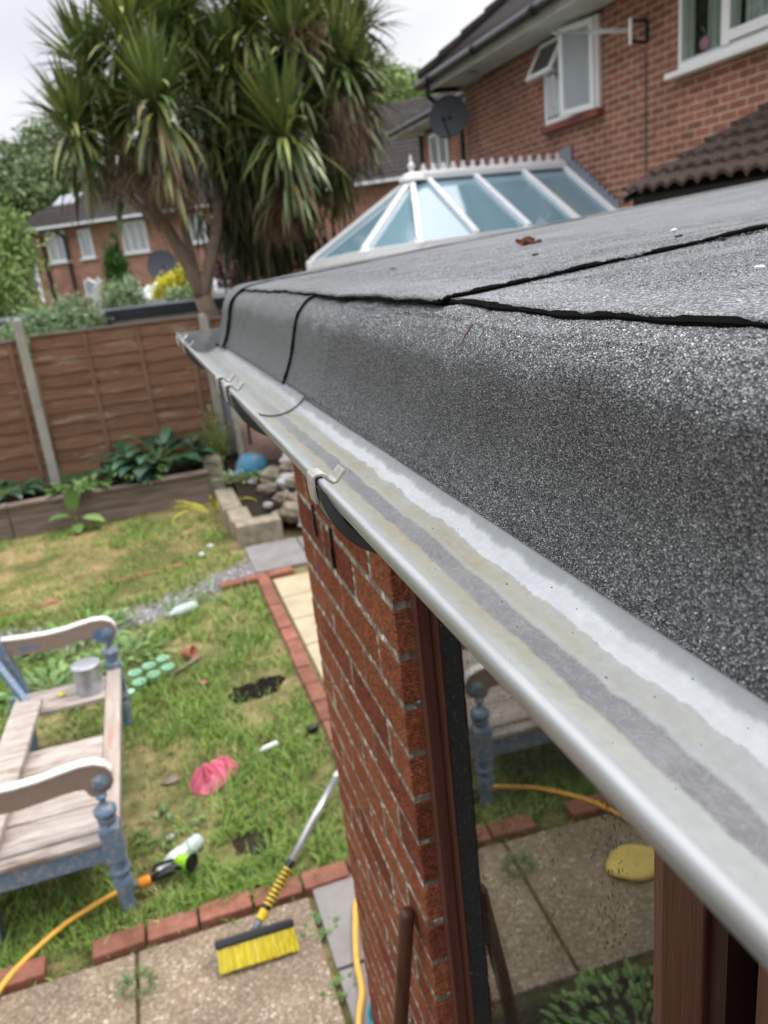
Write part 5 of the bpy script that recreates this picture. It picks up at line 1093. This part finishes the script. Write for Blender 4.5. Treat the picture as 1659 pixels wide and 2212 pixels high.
def tree(name,label,base,parts,n,sz,mat,seed,trunk=.15,group='trees and shrubs beyond the garden',cat='tree'):
    t=thing(name,label,cat,base,group); V,F=foliage(parts,n,sz,seed); np_mesh('crown',V,F,M[mat],t)
    b=MB(); rs=random.Random(seed); bs=Vector(base); top=Vector(parts[0][0])
    b.tube([bs,bs.lerp(top,.5)+Vector((rs.uniform(-.1,.1),0,0)),top],[trunk,trunk*.7,trunk*.3],8)
    for c,rad in parts:
        for _ in range(3):
            e=Vector(c)+Vector((rs.uniform(-1,1)*rad[0]*.6,rs.uniform(-1,1)*rad[1]*.6,rs.uniform(-.2,.8)*rad[2]*.7)); m0=bs.lerp(top,rs.uniform(.4,.8)); b.tube([m0,m0.lerp(e,.5)+Vector((0,0,.1)),e],[trunk*.4,trunk*.25,trunk*.08],6)
    b.build('trunk',M['bark'],t); return t
def at(px,py,y): p=P3(px,py,1,y); return (p.x,p.y,p.z)
def gb(p,dy=0): return (p[0],p[1]+dy,0)
c=at(60,520,26); tree('leafy_tree','tall pale green leafy tree at the left frame edge beside the terrace',gb(c),[(at(-25,590,26),(1.25,1.2,2.0)),(at(5,650,25),(.8,.9,1.1)),(at(10,520,27),(.7,.8,.8))],15000,.075,'treeleaf2',101,.2)
c=at(40,420,44); tree('distant_tree','distant darker trees above the left end of the terrace roof',gb(c),[(at(10,440,44),(2.2,2,1.8)),(at(70,430,44),(1.6,2,1.5)),(at(120,400,44),(1.6,2,1.5))],9000,.14,'treeleaf',102,.3)
c=at(110,340,48); tree('distant_tree','thin distant tree top against the sky above the far terrace roof',gb(c),[(at(15,335,48),(1.3,2,.6)),(at(110,310,48),(1.5,2,1.0)),(at(170,370,48),(1.4,2,1.2)),(at(60,370,48),(1.0,2,.5))],5200,.13,'treeleaf',103,.2)
c=at(880,260,40); tree('distant_tree','green trees between palm crown and large house roof',gb(c),[(at(890,240,40),(1.5,2,1.5)),(at(840,230,42),(1.6,2,1.6)),(at(860,290,40),(2.0,2,1.5))],14000,.13,'treeleaf2',104,.25)
c=at(845,210,46); tree('distant_tree','dark distant tree just right of the palm crown',gb(c),[(at(830,200,46),(1.0,1.5,1.4)),(at(800,240,46),(1.5,1.5,1.8))],7000,.13,'treeleaf',105,.25)
c=at(252,600,20); tree('columnar_conifer','narrow bright green columnar conifer in front of the terrace',gb(c),[(at(253,640,20),(.24,.22,.45)),(at(252,590,20),(.26,.24,.5)),(at(250,560,20),(.2,.2,.35)),(at(248,520,20),(.08,.08,.2))],9000,.028,'conif',106,.06)
c=at(385,625,17); tree('yellow_shrub','bright yellow leaved shrub beside the palm trunk',gb(c),[(at(375,630,17),(.36,.3,.30)),(at(405,600,17),(.26,.25,.24)),(at(358,645,17),(.22,.2,.18))],9000,.032,'yellow',107,.04,cat='shrub')
c=at(440,620,18); tree('purple_shrub','dull purple shrub just right of the palm trunk',gb(c),[(at(500,595,19),(.45,.3,.25)),(at(520,610,19),(.3,.3,.2))],3500,.035,'purple',108,.04,cat='shrub')
for i,(px,py,y,rx,rz,n_,lab) in enumerate(((110,705,12.2,.60,.26,7000,'soft grey green shrub behind the leaning concrete post'),(150,690,12.4,.38,.30,6000,'soft grey green bushy shrub behind the middle of the fence'),(20,735,12.0,.42,.18,3000,'soft grey green shrub at the left frame edge behind the fence'),(262,640,14.5,.36,.28,4000,'small grey green bush behind the dark shed roof corner'),(410,640,14.2,.35,.2,2500,'grey green bush in front of the yellow shrub'))):
    c=at(px,py,y); tree('grey_shrub',lab,gb(c),[(c,(rx,.4,rz)),((c[0]+rx*.5,c[1],c[2]-.12),(rx*.6,.35,rz*.8)),((c[0]-rx*.4,c[1],c[2]-.1),(rx*.6,.3,rz*.8))],n_,.026,'sage',120+i,.04,cat='shrub')
# bare stub tree in front of the terrace
t=MB(); bp=at(212,660,18); q=at(210,615,18); t.tube([gb(bp),bp,q],[.10,.09,.07],8); t.tube([q,at(195,608,18),at(188,600,18)],[.05,.04,.02],6); t.tube([q,at(222,606,18)],[.05,.03],6); t.tube([q,at(212,598,18)],[.05,.02],6)
tag(t.build('bare_stump',M['soffit'],org=gb(bp)),'pale bare tree stub in front of the far terrace','tree')
# ---- cabbage palms
def palm(label,base,stems,heads,seed,n_leaf,skirt,pan):
    random.seed(seed); t=thing('cabbage_palm',label,'tree',base,'cabbage palms behind the garden')
    b=MB()
    for pts,rr in stems: b.tube(smoothpts(pts,4),list(np.interp(np.linspace(0,1,(len(pts)-1)*4+1),np.linspace(0,1,len(rr)),rr)),10)
    b.build('trunk',M['bark'],t,smooth=True)
    cr_=MB(); od=MB(); dd=MB(); pn=MB()
    for (c,s_) in heads:
        c=Vector(c); tiltx=random.uniform(-.2,.2); tilty=random.uniform(-.15,.15)
        for k in range(int(n_leaf*s_)):
            a=random.uniform(0,6.283); el=random.random(); 
            if el<.50: e=random.uniform(.6,3.0); dr=random.uniform(.03,.22)      # young, upright
            elif el<.82: e=random.uniform(-.25,.8); dr=random.uniform(.15,.9)
            else: e=random.uniform(-1.2,-.05); dr=random.uniform(.5,1.5)
            d=Vector((math.cos(a)+tiltx,math.sin(a)+tilty,e)).normalized(); L=s_*random.uniform(.58,.92); o=od if (el>.84 and random.random()<.35) else cr_
            o.leaf(c+d*.05+Vector((0,0,random.uniform(-.14,.06))),d,L,random.uniform(.048,.068),dr,6,.06,base=.5)
        for k in range(int(skirt*s_)):
            a=random.uniform(0,6.283); z=random.uniform(-.15,-.75)*s_; d=Vector((math.cos(a),math.sin(a),random.uniform(-1.0,.1)))
            (dd if random.random()<.35 else (od if random.random()<.5 else cr_)).leaf(c+Vector((0,0,z)),d,s_*random.uniform(.5,.85),random.uniform(.040,.058),random.uniform(1.4,2.6),6,.06,base=.5)
    for (c,r_,n_) in pan:
        c=Vector(c)
        for k in range(n_):
            a=random.uniform(0,6.283); p=c+Vector((random.gauss(0,.12)*r_,random.gauss(0,.12)*r_,random.uniform(.45,-.1)*r_)); d=Vector((math.cos(a)*.6,math.sin(a)*.6,random.uniform(-1.2,-.1)))
            pn.leaf(p,d,random.uniform(.12,.34)*r_,.007,1.2,4,.5,base=.9)
    cr_.build('crown',M['cord'],t); od.build('old_leaves',M['cordold'],t); dd.build('dead_leaves',M['dead'],t); pn.build('flower_stalks',M['panicle'],t)
    return t
Y0=10.9
def A(px,py,y=Y0): return at(px,py,y)
fork=A(437,640); root=(1.28,10.95,0)
headsL=[(A(336,222,10.3),1.1),(A(250,300,11.2),.95),(A(160,275,10.8),.92),(A(196,150,11.1),.95),(A(270,80,10.9),1.05),(A(360,85,11.3),1.0),(A(430,200,11.4),1.0),(A(400,10,11.4),1.0),(A(470,270,11.4),.8)]
stL=[([root,(1.20,10.93,1.2),fork],[.17,.13,.12]),([fork,A(400,560),A(365,500),A(320,430),A(300,330,10.6),headsL[0][0]],[.10,.085,.08,.07,.06,.05]),([fork,A(455,560),A(470,470,11.1),A(468,400,11.4),A(440,260,11.8),headsL[6][0]],[.10,.08,.07,.065,.06,.05]),([A(425,600),A(405,520,11.1),A(385,440,11.2),A(320,330,11.2),headsL[4][0]],[.07,.06,.055,.05,.05]),([A(365,500),A(270,420),A(200,350),headsL[2][0]],[.06,.05,.05,.04]),([A(460,360,11.6),A(430,180,11.8),headsL[7][0]],[.06,.05,.04]),([A(200,350),A(190,250,11),headsL[3][0]],[.05,.05,.04])]
palm('left cabbage palm with forked pale trunk standing at the fence end',root,stL,headsL,5,200,34,[(A(375,400,10.3),1.15,900),(A(290,370,10.7),.9,500),(A(400,440,10.5),.8,500),(A(230,420,10.9),.6,250),(A(350,470,10.6),.7,250)])
headsR=[(A(611,285,10.4),1.15),(A(625,95,10.6),1.1),(A(734,140,10.9),1.05),(A(770,195,11.1),.95),(A(540,50,11),1.0),(A(500,140,11.1),.95),(A(690,20,11.1),1.0),(A(690,260,11.4),1.0),(A(540,290,11.4),.95),(A(770,60,11.5),.85),(A(500,330,11.5),.8),(A(620,-60,11),1.0),(A(730,330,11.3),.8)]
rootR=(2.6,11.9,0)
stR=[([rootR,A(600,620,11.6),A(610,560,11.4),A(620,430,11),headsR[0][0]],[.16,.13,.12,.10,.06]),([A(600,620,11.6),A(550,520,11.6),A(530,400,11.5),headsR[8][0],headsR[4][0]],[.13,.11,.09,.07,.05]),([A(615,500,11.3),A(690,400,11.3),headsR[7][0],headsR[2][0]],[.10,.08,.06,.05]),([A(625,400,11.1),A(640,250,11),headsR[1][0]],[.08,.07,.05]),([headsR[7][0],A(740,240,11.2),headsR[3][0]],[.06,.05,.04])]
palm('right cabbage palm with dense dark hanging skirt of old leaves',rootR,stR,headsR,9,200,60,[(A(745,310,10.6),1.2,900),(A(670,120,10.4),.9,500),(A(610,490,10.7),1.0,700),(A(640,420,10.9),.7,300),(A(780,250,10.9),.6,200)])
# dense hanging dark skirt under the right palm
rt=[o for o in bpy.data.objects if o.name.startswith('cabbage_palm') and o.get('label','').startswith('right')][0]
b=MB(); random.seed(77)
for k in range(1500):
    px=random.gauss(570,55); p=Vector(A(px,random.uniform(330,520),random.uniform(11,12.2))); b.leaf(p,(random.uniform(-.5,.5),random.uniform(-.5,.5),-1),random.uniform(.5,.9),random.uniform(.03,.045),.8,4,.06,base=.5)
b.build('hanging_leaves',leafm('dark_old_leaf',(.03,.035,.014),(.06,.065,.025),(.11,.09,.045),.6,.25),rt)
# ================================================================ SMALL THINGS ON ROOF AND IN GUTTER
def onroof(px,py,off=.004):
    r=Vector(((px-829.5)/1700,(py-1106)/1700,1)); wv=Vector((AX.dot(r),AY.dot(r),AZ.dot(r))); k=(-.049-SL*.30+off)/(wv.z-SL*wv.x); return Vector((wv.x*k,wv.y*k,wv.z*k+H))
p=onroof(1145,527,.011); mb=MB()
def cl2(u,v): 
    a=-1.4+3.6*u; return (p.x-.019+.036*v+.003*math.sin(u*6),p.y+.009*math.sin(a)+.003*math.sin(v*7),p.z+.006-.0075*math.cos(a)+.002*math.sin(v*9+u*3))
mb.grid(cl2,14,10); mb.leaf((p.x+.014,p.y,p.z+.002),(1,.2,.3),.012,.005,1); o=mb.build('curled_leaf',M['deadbrown'],smooth=True); tag(o,'curled brown dead leaf lying on the felt roof','leaf')
for i,(px,py,r_,mt,lab) in enumerate(((1455,497,.0040,'whiteplastic','white fleck on the flat roof beyond the long lap seam'),(1643,577,.0035,'whiteplastic','white fleck at the right frame edge on the near felt sheet'),(850,580,.0045,'blackplastic','small dark pellet near the far corner of the roof'),(1155,550,.004,'blackplastic','thin dark flake in front of the brown leaf'),(1465,510,.0045,'blackplastic','dark flake right behind the white fleck on the roof'),(1560,517,.0045,'blackplastic','dark crumb on the long lap seam'),(1300,442,.003,'whiteplastic','small pale fleck near the far roof edge'))):
    q=onroof(px,py,.012 if py<600 else .006); o=MB().blob(tuple(q),(r_,r_*.9,r_*.35),i,7,5,.4,3).build('roof_debris',M[mt]); tag(o,lab,'debris','bits lying on the felt roof')
o=MB(); q0=P3(995,745,0,.2415); q1=P3(1022,700,0,.2470); o.tube([q0,q0.lerp(q1,.5)+Vector((-.001,0,0)),q1],[.0004,.0008,.0004],6); o=o.build('twig',M['deadbrown']); tag(o,'tiny dark twig stuck to the rounded felt edge','twig')
